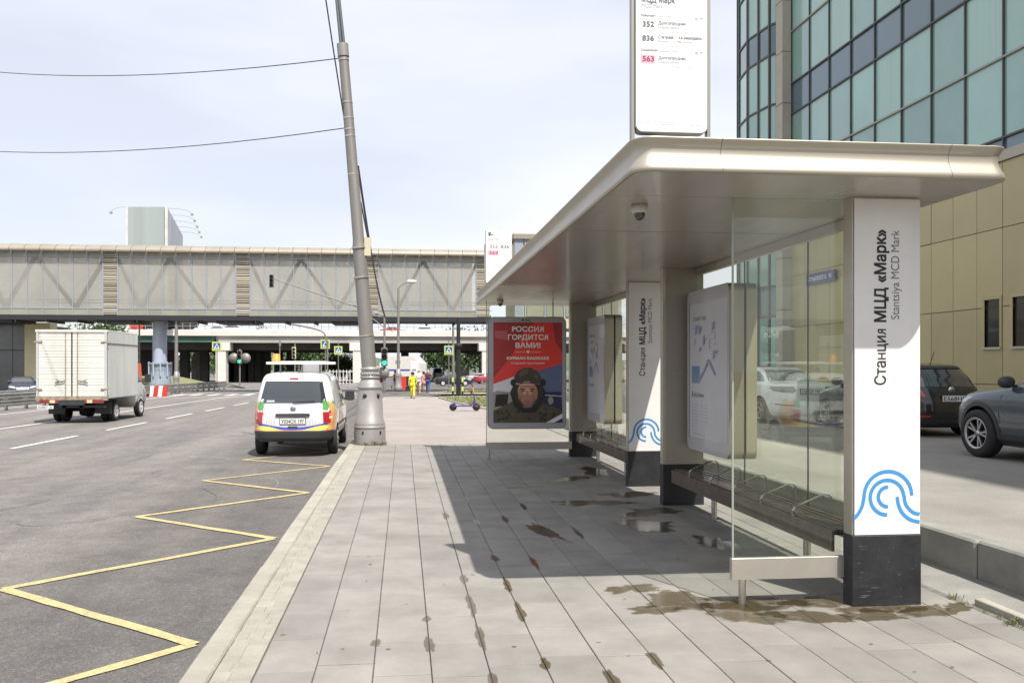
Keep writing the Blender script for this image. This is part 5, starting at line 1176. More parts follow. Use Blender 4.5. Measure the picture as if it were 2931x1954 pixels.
# ---- white sedan
Ls = [(.2, -2.1, 2.1, .76), (.3, -2.27, 2.25, .84), (.5, -2.34, 2.32, .885), (.7, -2.33, 2.28, .89), (.85, -2.31, 2.1, .885), (.96, -2.27, 1.8, .87), (1.02, -2.2, 1.35, .855), (1.045, -1.95, 1.1, .84), (1.07, -1.55, 1.0, .80), (1.2, -1.25, .75, .74), (1.34, -.98, .4, .67), (1.42, -.7, .12, .58), (1.45, -.4, -.1, .4), (1.455, -.3, -.15, .25)]
W3 = [(-1.5, 1.05), (.98, 1.04), (.5, 1.34), (.1, 1.39), (-.75, 1.38), (-1.2, 1.22)]
def sedan(name, label, loc, rz, col, boolean=False, group=None, plate=None, spokes=5, rim='rim', L=Ls, tail='smoke_lens'):
    return car(name, label, 'car', loc, rz, L, 5, col, (-1.35, 1.35), .33, .89, [W3], [(-.66, 1.09), (.66, 1.09), (.52, 1.37), (-.52, 1.37)], [(-.68, 1.09), (.68, 1.09), (.52, 1.37), (-.52, 1.37)],
        [('tail_light', [(.36, .86), (.45, .80), (.80, .83), (.86, .98), (.42, .97)], tail, False), ('headlight', [(.42, .68), (.82, .74), (.84, .86), (.45, .8)], 'clear_lens', True), ('reflector', [(.42, .48), (.78, .50), (.78, .53), (.42, .51)], 'red_lens', False)],
        boolean=boolean, spokes=spokes, rim=rim, group=group, plate=plate, mirror=(.95, 1.06), seams=[[(.05, .35), (.05, 1.02)], [(-1.0, .6), (-1.05, 1.02)]] if boolean else ())
c = sedan('parked_sedan', 'white sedan seen from behind through the shelter glass', (10.05, 21.6, GA-.03), 0, paint('white', (.72, .74, .74)), True, plate=('Е420ОР 799', .84, .52))
# ---- other cars
c = sedan('approaching_sedan', 'dark navy sedan driving towards the camera behind the left guard rail', (*at(52, 870, 56)[:2], gz(56)-.2), R(180+24), paint('navy', (.012, .016, .04)), True, spokes=8)
c['epatch']('grille', [(-.35, .45), (.35, .45), (.38, .78), (-.38, .78)], M['chrome'], True, .012)
q = gr(1043, 886, -.2)
c = sedan('parked_sedan', 'dark grey sedan with white wheel covers parked side-on beyond the grass', (q.x, q.y+.5, q.z), R(-90), paint('charcoal', (.035, .036, .045)), True, group='cars parked beyond the lawn', spokes=0, rim='hub')
q = gr(1098, 882, -.2)
sedan('parked_sedan', 'red car parked behind the dark grey sedan', (q.x+2.0, q.y+3.5, q.z), R(-80), paint('red', (.42, .03, .05)), False, group='cars parked beyond the lawn')
sedan('parked_sedan', 'pale silver car parked behind the red car', (q.x+1.2, q.y+8.5, q.z), R(-96), paint('silver', (.5, .5, .52)), False, group='cars parked beyond the lawn')
q = gr(811, 876, -.2)
car('driving_suv', 'small dark blue SUV driving away towards the overpass', 'SUV', (q.x, q.y+2.2, q.z), R(3), Lsuv, 5, paint('navy2', (.03, .035, .07)), (-1.42, 1.46), .375, .955, [W1], [(-.6, 1.15), (.6, 1.15), (.52, 1.5), (-.52, 1.5)], None, [('tail_light', [(.55, .9), (.88, .95), (.88, 1.05), (.6, 1.02)], 'red_lens', False)], boolean=True, plate=('А 77', .8, .5))
# ---- cars on the overpass
def ov_car(u, lab, col, suv=False, y=131, k=0):
    x = hit(u, Vector((0, y)), Vector((1, 0))).x; Lx = Lsuv if suv else Ls
    car('overpass_car', lab, 'car', (x, y, 6.62), R(90 if k else -90), Lx, 5, col, (-1.4, 1.4), .34, .93, [W1 if suv else W3], None, None, (), boolean=False, spokes=0, rim='hub', group='vehicles on the overpass')
ov_car(440, 'white car on the overpass left of the pale car', paint('white', (.72, .74, .74))); ov_car(545, 'white SUV on the overpass above the crossing sign', paint('white', (.72, .74, .74)), True); ov_car(505, 'pale grey car on the overpass between two white cars', paint('silver', (.5, .5, .52)))
ov_car(905, 'red car on the overpass just right of the traffic light', paint('red', (.42, .03, .05))); ov_car(985, 'white car on the overpass near the black utility pole', paint('white', (.72, .74, .74)), True, 133)
x = hit(318, Vector((0, 131)), Vector((1, 0))).x
t = thing('tipper_truck', 'red-cabbed truck with a dark dump body on the overpass', 'truck', (x, 131, 6.62), 0, 'vehicles on the overpass')
MB().prism([(-1, .5), (1, .5), (1, 2.6), (-.7, 2.6), (-1, 1.7)], -1.1, 1.1, plane='xz').build('cab', M['red'], t); MB().prism([(1.2, 1.0), (8.5, 1.0), (9.2, 2.4), (1.2, 2.7)], -1.1, 1.1, plane='xz').build('dump_body', M['plastic'], t); MB().box(-1.02, -.98, -.9, .9, 1.7, 2.4).build('windscreen', M['car_glass'], t)
for wx in (-.2, 4.6, 6.2): MB().lathe([(0, -1.15), (.5, -1.15), (.5, 1.15), (0, 1.15)], 18, (wx, 0, .5), axis='y').build('wheel', M['tyre'], t)
# ================================================================ PATROL VAN
Lv = [(.36, -2.12, 2.0, .80), (.40, -2.16, 2.06, .845), (.55, -2.18, 2.16, .875), (.62, -2.15, 2.18, .88), (.80, -2.14, 2.17, .885), (.95, -2.12, 2.1, .88), (1.05, -2.10, 1.95, .868), (1.15, -2.08, 1.62, .85), (1.22, -2.07, 1.42, .838), (1.4, -2.02, 1.15, .80), (1.6, -1.95, .85, .745), (1.70, -1.9, .68, .705), (1.755, -1.82, .5, .66), (1.79, -1.65, .3, .58), (1.81, -1.3, .1, .45), (1.815, -1.0, -.1, .3)]
WVw = [(.30, 1.15), (1.25, 1.15), (.78, 1.58), (.30, 1.60)]
M['van_white'] = paint('van_white', (.74, .75, .76)); M['w_green'] = mat('wrap_green', (.10, .34, .10), .35, coat=.4); M['w_orange'] = mat('wrap_orange', (.62, .25, .06), .35, coat=.4, var=.4, vscale=5, col2=(.75, .5, .12)); M['w_yellow'] = mat('wrap_yellow', (.72, .58, .12), .35, coat=.4); M['w_blue'] = mat('wrap_blue', (.05, .06, .36), .35, coat=.4); M['w_red'] = mat('wrap_red', (.5, .06, .04), .35, coat=.4)
# honeycomb printed wrap
hm = mat('wrap_hex', (.74, .75, .76), .3, coat=.6); n = hm.node_tree.nodes; l = hm.node_tree.links
br_ = n.new('ShaderNodeTexBrick'); tcc = n.new('ShaderNodeTexCoord'); mpp = n.new('ShaderNodeMapping'); mpp.inputs['Rotation'].default_value = (R(90), 0, 0)
sx_ = n.new('ShaderNodeSeparateXYZ'); cx_ = n.new('ShaderNodeCombineXYZ'); ad_ = n.new('ShaderNodeMath'); l.new(tcc.outputs['Object'], sx_.inputs[0])
l.new(sx_.outputs[0], ad_.inputs[0]); l.new(sx_.outputs[1], ad_.inputs[1]); l.new(sx_.outputs[2], cx_.inputs[0]); l.new(ad_.outputs[0], cx_.inputs[1]); l.new(cx_.outputs[0], br_.inputs['Vector'])
br_.inputs['Color1'].default_value = (.74, .75, .76, 1); br_.inputs['Color2'].default_value = (.74, .75, .76, 1); br_.inputs['Mortar'].default_value = (.22, .22, .24, 1)
br_.inputs['Scale'].default_value = 11; br_.inputs['Mortar Size'].default_value = .045; br_.inputs['Brick Width'].default_value = .42; br_.inputs['Row Height'].default_value = .36; br_.inputs['Mortar Smooth'].default_value = .3
nn_ = n.new('ShaderNodeTexNoise'); nn_.inputs['Scale'].default_value = 3.2; l.new(cx_.outputs[0], nn_.inputs['Vector']); rr_ = n.new('ShaderNodeMapRange'); rr_.inputs['From Min'].default_value = .42; rr_.inputs['From Max'].default_value = .5; l.new(nn_.outputs['Fac'], rr_.inputs['Value'])
mm2 = n.new('ShaderNodeMix'); mm2.data_type = 'RGBA'; mm2.inputs['A'].default_value = (.74, .75, .76, 1); l.new(rr_.outputs[0], mm2.inputs['Factor']); l.new(br_.outputs['Color'], mm2.inputs['B']); l.new(mm2.outputs['Result'], n['Principled BSDF'].inputs['Base Color'])
M['hex'] = hm
c = car('patrol_van', 'white parking patrol van with a honeycomb and rainbow wrap and an orange roof beacon', 'van', (-2.33, 19.72, gz(19)-.2), 0, Lv, 7, M['van_white'], (-1.32, 1.36), .325, .875, [WVw], [(-.70, 1.155), (.70, 1.155), (.60, 1.62), (-.60, 1.62)], [(-.74, 1.2), (.74, 1.2), (.62, 1.66), (-.62, 1.66)],
        [('headlight', [(.5, .8), (.85, .85), (.85, 1.05), (.6, 1.0)], 'clear_lens', True)], spokes=0, rim='rim', plate=('У034ОХ 197', .775, .52), seams=[[(.24, .5), (.24, 1.62)], [(-.62, .5), (-.62, 1.62)], [(1.28, .5), (1.28, 1.1)], [(-.6, 1.2), (.24, 1.2)]], handles=[(.36, 1.02), (-.5, 1.02)], wdt=.2)
t = c['t']; e = c['epatch']; s = c['spatch']
e('tailgate_wrap', [(-.80, .62), (.80, .62), (.76, 1.13), (-.76, 1.13)], M['hex'], eps=.004, nc=20)
e('rear_bumper', [(-.86, .34), (.86, .34), (.87, .56), (-.87, .56)], M['plastic'], eps=.045, nc=24)
b = MB(); 
for k in range(25):
    x = -.865+1.73*k/24; b.add([(x, c['E'](x, .56, False, .045), .56), (x, c['E'](x, .575, False, .0), .575), (x, c['E'](x, .36, False, .045), .345), (x, c['E'](x, .36, False, .0)+.1, .33)], [])
for k in range(24): b.f += [[4*k, 4*k+1, 4*k+5, 4*k+4], [4*k+2, 4*k+3, 4*k+7, 4*k+6]]; b.m += [0, 0]; b.sm += [True, True]
b.build('bumper_lip', M['plastic'], t)
s('bumper_corner', [(-2.14, .36), (-1.74, .36), (-1.74, .56), (-2.14, .56)], M['plastic'], eps=.02)
e('tail_light', [(.745, .72), (.868, .72), (.855, .99), (.75, .99)], M['red_lens'], eps=.012, mir=True); e('reverse_light', [(.755, .815), (.84, .815), (.84, .875), (.755, .875)], M['amber_lens'], eps=.02, mir=True); e('turn_light', [(.755, .895), (.84, .895), (.84, .925), (.755, .925)], mat('pink_lens', (.7, .3, .3), .2, coat=1), eps=.02, mir=True)
s('tail_light_side', [(-2.12, .72), (-2.03, .72), (-2.0, .98), (-2.10, .99)], M['red_lens'], eps=.010)
# swooshes: blue over yellow over orange
def arcpatch(nm, f0, f1, m, eps, parent=t):
    b = MB(); V = []
    for k in range(33):
        x = -.86+1.72*k/32; V += [(x, c['E'](x, f0(x), False, eps), f0(x)), (x, c['E'](x, f1(x), False, eps), f1(x))]
    b.add(V, [[2*i, 2*i+1, 2*i+3, 2*i+2] for i in range(32)], None, True); b.build(nm, M[m], t)
g0 = lambda x: .595+.14*(x/.86)**2
arcpatch('wrap_band', lambda x: max(.565, g0(x)-.09), lambda x: g0(x)+.03, 'w_yellow', .007)
arcpatch('wrap_band', lambda x: .565, lambda x: max(.567, .60-.06*(x/.6)**2), 'w_orange', .0085)
arcpatch('wrap_band', lambda x: g0(x)-.015, lambda x: g0(x)+.05, 'w_blue', .0095)
e('wrap_corner', [(.60, .565), (.86, .565), (.86, .62)], M['w_red'], eps=.011, mir=True)
e('wrap_patch', [(.79, 1.0), (.845, 1.0), (.83, 1.19), (.80, 1.20), (.785, 1.1)], M['w_green'], eps=.009, mir=True)
s('wrap_patch', [(-2.09, 1.0), (-2.03, 1.0), (-1.98, 1.08), (-2.0, 1.2), (-2.05, 1.2)], M['w_green'], eps=.009)
s('wrap_flames', [(-2.1, .58), (-1.75, .58), (-1.5, .9), (-1.62, 1.05), (-1.98, 1.2), (-1.98, .99), (-2.08, .72)], M['w_orange'], eps=.007)
s('wrap_flames', [(-.9, .45), (.9, .45), (.3, .75), (-.4, .95), (-.9, 1.3)], mat('wrap_tan', (.34, .25, .2), .35, coat=.4, var=.5, vscale=3, col2=(.5, .45, .42)), eps=.005)
s('wrap_flames', [(-1.6, 1.05), (-.6, 1.0), (.2, 1.05), (-.4, 1.25), (-1.6, 1.4)], mat('wrap_pale', (.5, .48, .48), .35, coat=.4, var=.35, vscale=4), eps=.005)
s('side_moulding', [(-.95, .62), (.95, .62), (.95, .67), (-.95, .67)], M['plastic'], eps=.015)
e('handle_bar', rrect(-.36, .36, .865, .935, .033, 5)[::-1], M['plastic'], eps=.03); e('tow_cover', [(-.10, .62), (.10, .62), (.10, .665), (-.10, .665)], M['plastic'], eps=.02)
e('brake_light', [(-.1, 1.655), (.1, 1.655), (.09, 1.69), (-.09, 1.69)], M['red_lens'], eps=.015)
y = c['E'](0, 1.03, False, .012); b = MB(); b.lathe([(0, -.004), (.052, -.004), (.06, 0), (.06, .01)], 28, (0, y, 1.03), axis='y', m=M['rim']); 
for pts_ in ([(-.038, .028), (-.018, -.035), (0, .002), (.018, -.035), (.038, .028)], [(-.015, .045), (0, .012), (.015, .045)]): stroke(b, pts_, .009, (0, y-.005, 1.03), (1, 0, 0), (0, 0, 1), M['ink'], .002)
b.build('badge', None, t)
yy = c['E'](0, 1.18, False, .03); MB().tube([(0, yy, 1.17), (.12, yy-.005, 1.185), (.46, yy+.01, 1.2)], .012, 6).build('wiper', M['plastic'], t)
for x_, z_, r_ in ((-.655, 1.20, .028),): MB().lathe([(0, 0), (r_, 0)], 20, (x_, c['E'](x_, z_, False, .012), z_), axis='y').build('sticker', M['plate'], t)
yq = c['E'](-.46, 1.19, False, .012); b = MB(); b.box(-.55, -.39, yq, yq+.002, 1.175, 1.215, M['plate']); text_at(b, 'parking', .03, (-.54, yq, 1.185), (1, 0, 0), (0, 0, 1), M['ink_blue'], .0, width=.12); b.build('sticker', None, t)
for k in range(4):    # seats and headrests glimpsed on the glass line
    pass
for sg in (-1, 1):
    x = c['S'](1.05, 1.2, sg, 0); MB().prism(rrect(x+sg*.17-.115, x+sg*.17+.115, 1.08, 1.32, .06, 5), .98, 1.07, plane='xz').build('mirror', M['plastic'], t); MB().box(min(x-.02*sg, x+.1*sg), max(x-.02*sg, x+.1*sg), 1.0, 1.05, 1.10, 1.16).build('mirror_arm', M['plastic'], t)
# roof camera bar and beacon
MB().box(-.62, .85, -1.75, -1.45, 1.98, 2.03, bev=.012).build('roof_bar', mat('roof_bar_white', (.78, .78, .78), .5), t); MB().box(-.4, .6, -1.2, .2, 2.0, 2.05, bev=.012).build('roof_bar', MATS['roof_bar_white'], t)
for x in (-.35, .05, .12, .5): MB().box(x, x+.03, -1.62, -1.58, 1.78, 1.98).build('bracket', M['galv'], t)
MB().lathe([(0, 2.03), (.085, 2.03), (.085, 2.06), (.08, 2.06), (.078, 2.18), (.06, 2.205), (0, 2.21)], 24, (-.42, -1.6, 0)).build('beacon', M['tl_amber'], t)
MB().tube([(-.37, -1.5, 2.03), (-.36, -1.5, 2.48)], .012, 6).build('aerial', M['galv'], t); MB().box(-.38, -.34, -1.52, -1.48, 2.38, 2.5).build('aerial_head', M['galv'], t)
# ================================================================ BOX TRUCK
t = thing('box_truck', 'small white delivery truck with a worn box body and twin rear doors', 'truck', (-11.5, 29.65, gz(29.6)-.2))
M['tk_white'] = mat('truck_white', (.68, .67, .61), .55, var=.12, vscale=1.5, stretch=(1, 1, .3)); M['tk_side'] = mat('truck_side', (.52, .53, .52), .5, metal=.2, var=.12, vscale=2, stretch=(1, 1, .2)); M['rust'] = mat('rusty_bar', (.30, .24, .18), .8, var=.4, vscale=10)
zb_, zt_ = .86, 3.22
MB().box(-1.18, 1.18, .06, 3.28, zb_, zt_).build('box_body', M['tk_side'], t)
bw_ = 0
for k in range(23):
    z = .95+k*.098; 
    for xa, xb in ((-1.1, -.02), (.02, 1.1)): MB().box(xa, xb, .012+.004*(k % 2), .07, z+.006, z+.094, bev=.006).build('door_slat', M['tk_white'], t)
for x in (-1.18, 1.10): MB().box(x, x+.08, -.01, .08, zb_, zt_).build('corner_post', M['tk_side'], t)
MB().box(-1.2, 1.2, -.02, .1, zt_-.03, zt_+.05).build('top_rail', M['tk_white'], t); MB().box(-1.2, 1.2, -.02, .1, zb_-.06, .95).build('bottom_sill', M['rust'], t)
MB().box(-1.2, 1.2, .1, 3.3, zt_, zt_+.04).build('roof', M['van_white'], t)
for x in (-.2, .2): MB().tube([(x, -.02, .9), (x, -.02, 3.2)], .016, 6).build('lock_bar', M['rust'], t)
MB().box(-.012, .012, -.01, .05, .95, 3.2).build('door_gap', M['dark'], t)
for x in (-.3, .3):
    sg = 1 if x > 0 else -1; MB().tube([(x-sg*.1, -.03, 1.48), (x+sg*.15, -.04, 1.46), (x+sg*.25, -.03, 1.40)], .015, 5).tube([(x, -.03, 1.44), (x+sg*.22, -.04, 1.52)], .012, 5).build('handle', M['plastic'], t)
for x in (-1.12, 1.12):
    for z in (1.2, 2.85): MB().box(x-.14, x+.14, -.025, .01, z-.02, z+.02).build('hinge', M['rust'], t)
q = MB().box(0, .035, -.022, .022, zb_+.03, zt_-.02, bev=.008).mesh('side_rib'); q.materials.append(M['tk_side'])
for k in range(34): inst('side_rib', q, t, (1.175, .16+k*.093, 0)); 
q = MB().box(-.035, 0, -.022, .022, zb_+.03, zt_-.02).mesh('side_rib'); q.materials.append(M['tk_side'])
for k in range(34): inst('side_rib', q, t, (-1.175, .16+k*.093, 0))
MB().box(1.17, 1.22, .08, 3.3, zt_-.42, zt_-.40).build('side_seam', M['rust'], t)
for sg in (-1, 1): MB().box(sg*.75-.32, sg*.75+.32, -.03, .06, .71, .83, mat('dusty_red_lens', (.22, .03, .03), .4)).box(sg*.62-.1, sg*.62+.08, -.036, .0, .72, .82, M['amber_lens']).build('tail_light', None, t)
MB().box(-.42, .42, -.02, .08, .64, .82).box(-1.1, 1.1, .1, .2, .55, .62).build('rear_bumper', M['plastic'], t)
b = MB(); b.box(-1.14, -.60, -.02, .0, .52, .63, M['plate']); text_at(b, 'М583АТ 97', .10, (-.87, -.02, .54), (1, 0, 0), (0, 0, 1), M['ink'], .001, 'CENTER', .48); b.build('number_plate', None, t)
MB().box(-.35, -.22, .1, 4.4, .5, .68).box(.22, .35, .1, 4.4, .5, .68).box(-.8, .8, 1.3, 1.5, .36, .5).build('chassis', M['well'], t)
MB().lathe([(0, -.2), (.17, -.2), (.2, 0), (.17, .2), (0, .2)], 14, (0, 1.35, .38), axis='x').build('differential', M['well'], t)
for sg in (-1, 1): MB().box(sg*.8-.28, sg*.8+.28, .75, .77, .30, .72).build('mud_flap', M['plastic'], t)
tmw, rmw = wheel_mesh(.36, .2, 0, M['hub'])
for x, sg in ((-.95, -1), (-.70, -1), (.70, 1), (.95, 1)): wv = inst('wheel', tmw, t, (x, 1.35, .36), R(180) if sg < 0 else 0); inst('rim', rmw, wv)
for sg in (-1, 1): wv = inst('wheel', tmw, t, (sg*.93, 4.25, .36), R(180) if sg < 0 else 0); inst('rim', rmw, wv)
Lc = [(.38, 3.75, 5.15, .92), (.6, 3.45, 5.3, 1.0), (.95, 3.4, 5.28, 1.0), (1.2, 3.4, 5.1, .98), (1.32, 3.4, 4.75, .96), (1.7, 3.4, 4.45, .90), (2.05, 3.4, 4.15, .84), (2.18, 3.5, 3.95, .75)]
mb = MB(); NS = 40; V = []
for z in [.38+.06*i for i in range(31)]:
    yr, yf, hw = lerp_levels(Lc, z); cy, hl = (yr+yf)/2, (yf-yr)/2
    for k in range(NS): th = 2*math.pi*(k+.5)/NS; c_, s_ = math.cos(th), math.sin(th); V.append((hw*math.copysign(abs(c_)**(2/6), c_), cy+hl*math.copysign(abs(s_)**(2/6), s_), z))
mb.add(V, [[i*NS+k, i*NS+(k+1) % NS, (i+1)*NS+(k+1) % NS, (i+1)*NS+k] for i in range(30) for k in range(NS)]+[list(range(30*NS, 31*NS))], None, True); mb.build('cab', M['tk_side'], t)
for sg in (-1, 1):
    MB().add([(sg*.965, 3.55, 1.38), (sg*.955, 4.5, 1.38), (sg*.87, 4.2, 1.95), (sg*.87, 3.55, 1.95)], [[0, 1, 2, 3]]).build('side_window', M['car_glass'], t)
    MB().lathe([(0, 0), (.45, 0), (.45, .02)], 24, (sg*.99 if sg > 0 else -1.01, 4.25, .42), axis='x').build('wheel_arch', M['well'], t)
    MB().prism(rrect(sg*1.25-.11, sg*1.25+.11, 1.35, 1.68, .05, 4), 4.3, 4.4, plane='xz').build('mirror', M['plastic'], t); MB().box(min(sg*.95, sg*1.2), max(sg*.95, sg*1.2), 4.34, 4.37, 1.4, 1.43).build('mirror_arm', M['plastic'], t)
# orange vehicle seen behind the truck
q = at(316, 870, 60); t = thing('road_worker_vehicle', 'sliver of an orange utility vehicle just right of the white truck cab', 'vehicle', (q.x-1.2, q.y, gz(60)-.2)); M['orange'] = mat('orange_paint', (.62, .12, .04), .5, var=.15)
MB().prism([(-.9, .7), (.9, .7), (.9, 1.3), (.82, 2.4), (-.82, 2.4), (-.9, 1.3)], 0, 2, plane='xz').build('cab', M['orange'], t); MB().box(-.7, .7, -.02, .01, 1.4, 2.2).build('rear_window', M['car_glass'], t); MB().box(-.9, .9, -.05, 2, .35, .7).build('bumper', M['plastic'], t); MB().tube([(.7, 0, 2.4), (.7, 0, 3.1)], .05, 6).build('aerial', M['white_conc'], t)
for sg in (-1, 1): MB().lathe([(0, -.12), (.36, -.12), (.36, .12), (0, .12)], 18, (sg*.78, .5, .36), axis='x').build('wheel', M['tyre'], t)
# tarpaulin truck
q = gr(712, 880, -.2); M['tarp'] = mat('grey_tarpaulin', (.37, .37, .38), .7, var=.12, vscale=1.2, bump=1.0, bscale=1.5)
t = thing('tarpaulin_truck', 'grey tarpaulin covered truck driving beyond the patrol van', 'truck', (q.x, q.y, q.z))
mb = MB(); V = []; 
for i, yv in enumerate([0, .8, 1.6, 2.4, 3.2, 4, 4.8]):
    for a, b in [(-1.25, .9), (-1.28, 1.6), (-1.25, 2.75), (-1.0, 2.95), (0, 3.0), (1.0, 2.95), (1.25, 2.75), (1.28, 1.6), (1.25, .9)]: V.append((a+random.uniform(-.02, .02), yv, b+random.uniform(-.02, .02)+(.04 if i % 2 else 0)))
mb.add(V, [[i*9+k, i*9+k+1, (i+1)*9+k+1, (i+1)*9+k] for i in range(6) for k in range(8)]+[list(range(8, -1, -1)), list(range(54, 63))]); mb.build('tarpaulin', M['tarp'], t)
MB().box(-1.2, 1.2, 0, 5, .6, .9).build('bed', M['well'], t); MB().box(-1.05, 1.05, 5, 6.6, .5, 2.3, bev=.1).build('cab', M['tk_side'], t)
for wy in (1.0, 5.6):
    for sg in (-1, 1): MB().lathe([(0, -.14), (.42, -.14), (.42, .14), (0, .14)], 18, (sg*1.0, wy, .42), axis='x').build('wheel', M['tyre'], t)
for sg in (-1, 1): MB().box(sg*.95-.15, sg*.95+.15, -.03, 0, .62, .78).build('tail_light', M['red_lens'], t); MB().box(sg*1.3-.06, sg*1.3+.06, 5.6, 5.7, 1.4, 1.9).build('mirror', M['plastic'], t)
# white police-type box lorry
q = gr(940, 888, -.2); M['lorry'] = mat('lorry_white', (.66, .65, .60), .5, var=.06)
t = thing('box_lorry', 'tall white lorry body with chamfered roof and blue stripe parked by the stalls', 'lorry', (q.x-.9, q.y, q.z), R(-14))
MB().prism([(-2.6, 1.2), (2.0, 1.2), (2.2, 1.6), (2.2, 2.7), (1.4, 3.5), (-1.7, 3.5), (-2.6, 2.7)], 0, 3.4, plane='xz').build('box_body', M['lorry'], t)
MB().box(-2.45, 1.0, -.02, 0, 1.85, 2.02).build('stripe', M['w_blue'], t); MB().box(-.7, -.1, -.03, 0, 2.7, 3.05).build('window', M['ink_light'], t); MB().box(1.1, 1.95, -.03, 0, 1.3, 2.9).build('door', M['sign_white'], t); MB().box(1.25, 1.75, -.05, -.02, 1.85, 2.05).build('door_panel', M['ink_light'], t)
MB().prism([(-3.9, .7), (-2.8, .7), (-2.8, 2.4), (-3.7, 2.4), (-3.9, 1.9)], .1, 2.4, plane='xz').build('cab', M['lorry'], t); MB().box(-3.75, -3.1, .06, .12, 1.6, 2.2).build('side_window', M['car_glass'], t)
MB().box(-3.8, 2.0, .3, 2.6, .6, 1.2).build('chassis', M['well'], t)
for x in (-3.0, .3, 1.5): MB().lathe([(0, -.15), (.3, -.16), (.55, -.15), (.6, -.1), (.6, .15), (0, .15)], 24, (x, .1, .6), axis='y').build('wheel', M['tyre'], t)
# white van farther back, dark vans
Lvan = [(.35, -2.6, 2.5, .9), (.5, -2.65, 2.6, .98), (1.2, -2.62, 2.5, .98), (1.5, -2.6, 1.9, .95), (2.2, -2.5, 1.3, .87), (2.35, -2.4, 1.0, .75), (2.42, -2.2, .6, .5)]
q = gr(968, 876, -.2); car('parked_van', 'white van parked behind the walking people', 'van', (q.x, q.y+2, q.z), 0, Lvan, 7, M['van_white'], (-1.5, 1.6), .35, .97, [], [(-.75, 1.4), (.75, 1.4), (.7, 2.0), (-.7, 2.0)], None, [('tail_light', [(.8, .9), (.95, .9), (.93, 1.3), (.8, 1.3)], 'red_lens', False)], boolean=False, spokes=0, rim='hub', group='vans parked under the overpass')
q = gr(990, 873, -.2); car('parked_van', 'black van parked right of the white van', 'van', (q.x+1, q.y+4, q.z), R(10), Lvan, 7, paint('black', (.008, .008, .01)), (-1.5, 1.6), .35, .97, [], [(-.75, 1.4), (.75, 1.4), (.7, 2.0), (-.7, 2.0)], None, (), boolean=False, spokes=0, rim='hub', group='vans parked under the overpass')
q = gr(1063, 868, -.2); t = thing('cargo_truck', 'tall black box truck standing under the far trees', 'truck', (q.x, q.y+4, q.z)); MB().box(-1.3, 1.9, 0, 6, .9, 4.4, bev=.05).build('box_body', M['black_paint'], t); MB().box(-1.1, 1.7, -.1, 6, .5, .9).build('chassis', M['well'], t)
for x in (-.9, 1.5): MB().lathe([(0, -.15), (.5, -.15), (.5, .15), (0, .15)], 18, (x, .9, .5), axis='x').build('wheel', M['tyre'], t)
# ---- electric scooter
q = gr(1066, 943); t = thing('kick_scooter', 'purple electric kick scooter with an orange stem standing by the lawn', 'scooter', (q.x, q.y, q.z), R(-6))
M['purple'] = mat('purple_paint', (.10, .06, .22), .4); M['sc_or'] = mat('scooter_orange', (.75, .25, .03), .4)
for x, nm in ((-.45, 'wheel'), (.5, 'wheel')): w_ = MB().lathe([(.10, -.03), (.14, -.035), (.155, 0), (.14, .035), (.10, .03)], 24, (x, 0, .155), axis='y').build('wheel', M['tyre'], t); MB().lathe([(0, -.03), (.1, -.025), (.1, .025), (0, .03)], 16, (x, 0, .155), axis='y').build('rim', M['plastic'], w_)
MB().box(-.42, .28, -.08, .08, .17, .23, bev=.02).build('deck', M['purple'], t); MB().tube([(.2, 0, .2), (.36, 0, .30), (.42, 0, .42)], .045, 8).build('neck', M['purple'], t)
MB().tube([(.5, 0, .17), (.43, 0, .45), (.385, 0, .72)], .032, 8).build('fork', M['purple'], t); MB().tube([(.385, 0, .72), (.35, 0, .95)], .034, 8).build('stem_wrap', M['sc_or'], t); MB().tube([(.35, 0, .95), (.30, 0, 1.22)], .03, 8).build('stem', M['purple'], t)
MB().tube([(.27, -.26, 1.24), (.30, 0, 1.22), (.27, .26, 1.24)], .022, 8).tube([(.30, 0, 1.22), (.38, 0, 1.30)], .05, 6).build('handlebar', M['plastic'], t); MB().prism([(-.62, .2), (-.38, .34), (-.35, .31), (-.58, .17)], -.06, .06, plane='xz').build('mudguard', M['purple'], t); MB().box(.26, .34, -.05, .05, .62, .84).build('phone_lock', M['plastic'], t)
# ---- red barriers and stall by the lorry
q = gr(888, 893); t = thing('red_barrier', 'red lattice barrier standing by the signal pole', 'barrier', (q.x, q.y, q.z))
for k in range(6): MB().box(-.55+k*.2, -.49+k*.2, 0, .05, .25, 1.1).build('slat', M['red'], t)
MB().box(-.6, .6, -.02, .06, 1.0, 1.15).box(-.6, .6, -.02, .06, .3, .42).box(-.5, -.42, -.1, .1, 0, .3).box(.42, .5, -.1, .1, 0, .3).build('frame', M['red'], t)
q = gr(902, 893); t = thing('table', 'small table under a white cloth beside the lamp post', 'table', (q.x, q.y, q.z)); MB().prism([(-.9, .2), (.9, .2), (.7, 1.05), (-.85, 1.05)], 0, .7, plane='xz').build('cloth', M['sign_white'], t)
for x in (-.7, .7): MB().box(x-.03, x+.03, .05, .1, 0, .2).build('leg', M['plastic'], t)
q = gr(926, 894); t = thing('red_bollard', 'red water-filled barrier block right of the lamp post', 'barrier', (q.x, q.y, q.z)); MB().prism([(-.32, 0), (.32, 0), (.3, .25), (.24, 1.15), (-.24, 1.15), (-.3, .25)], 0, .35, plane='xz').build('block', M['red'], t); MB().box(-.42, .42, -.03, .4, 0, .1).build('foot', M['red'], t)
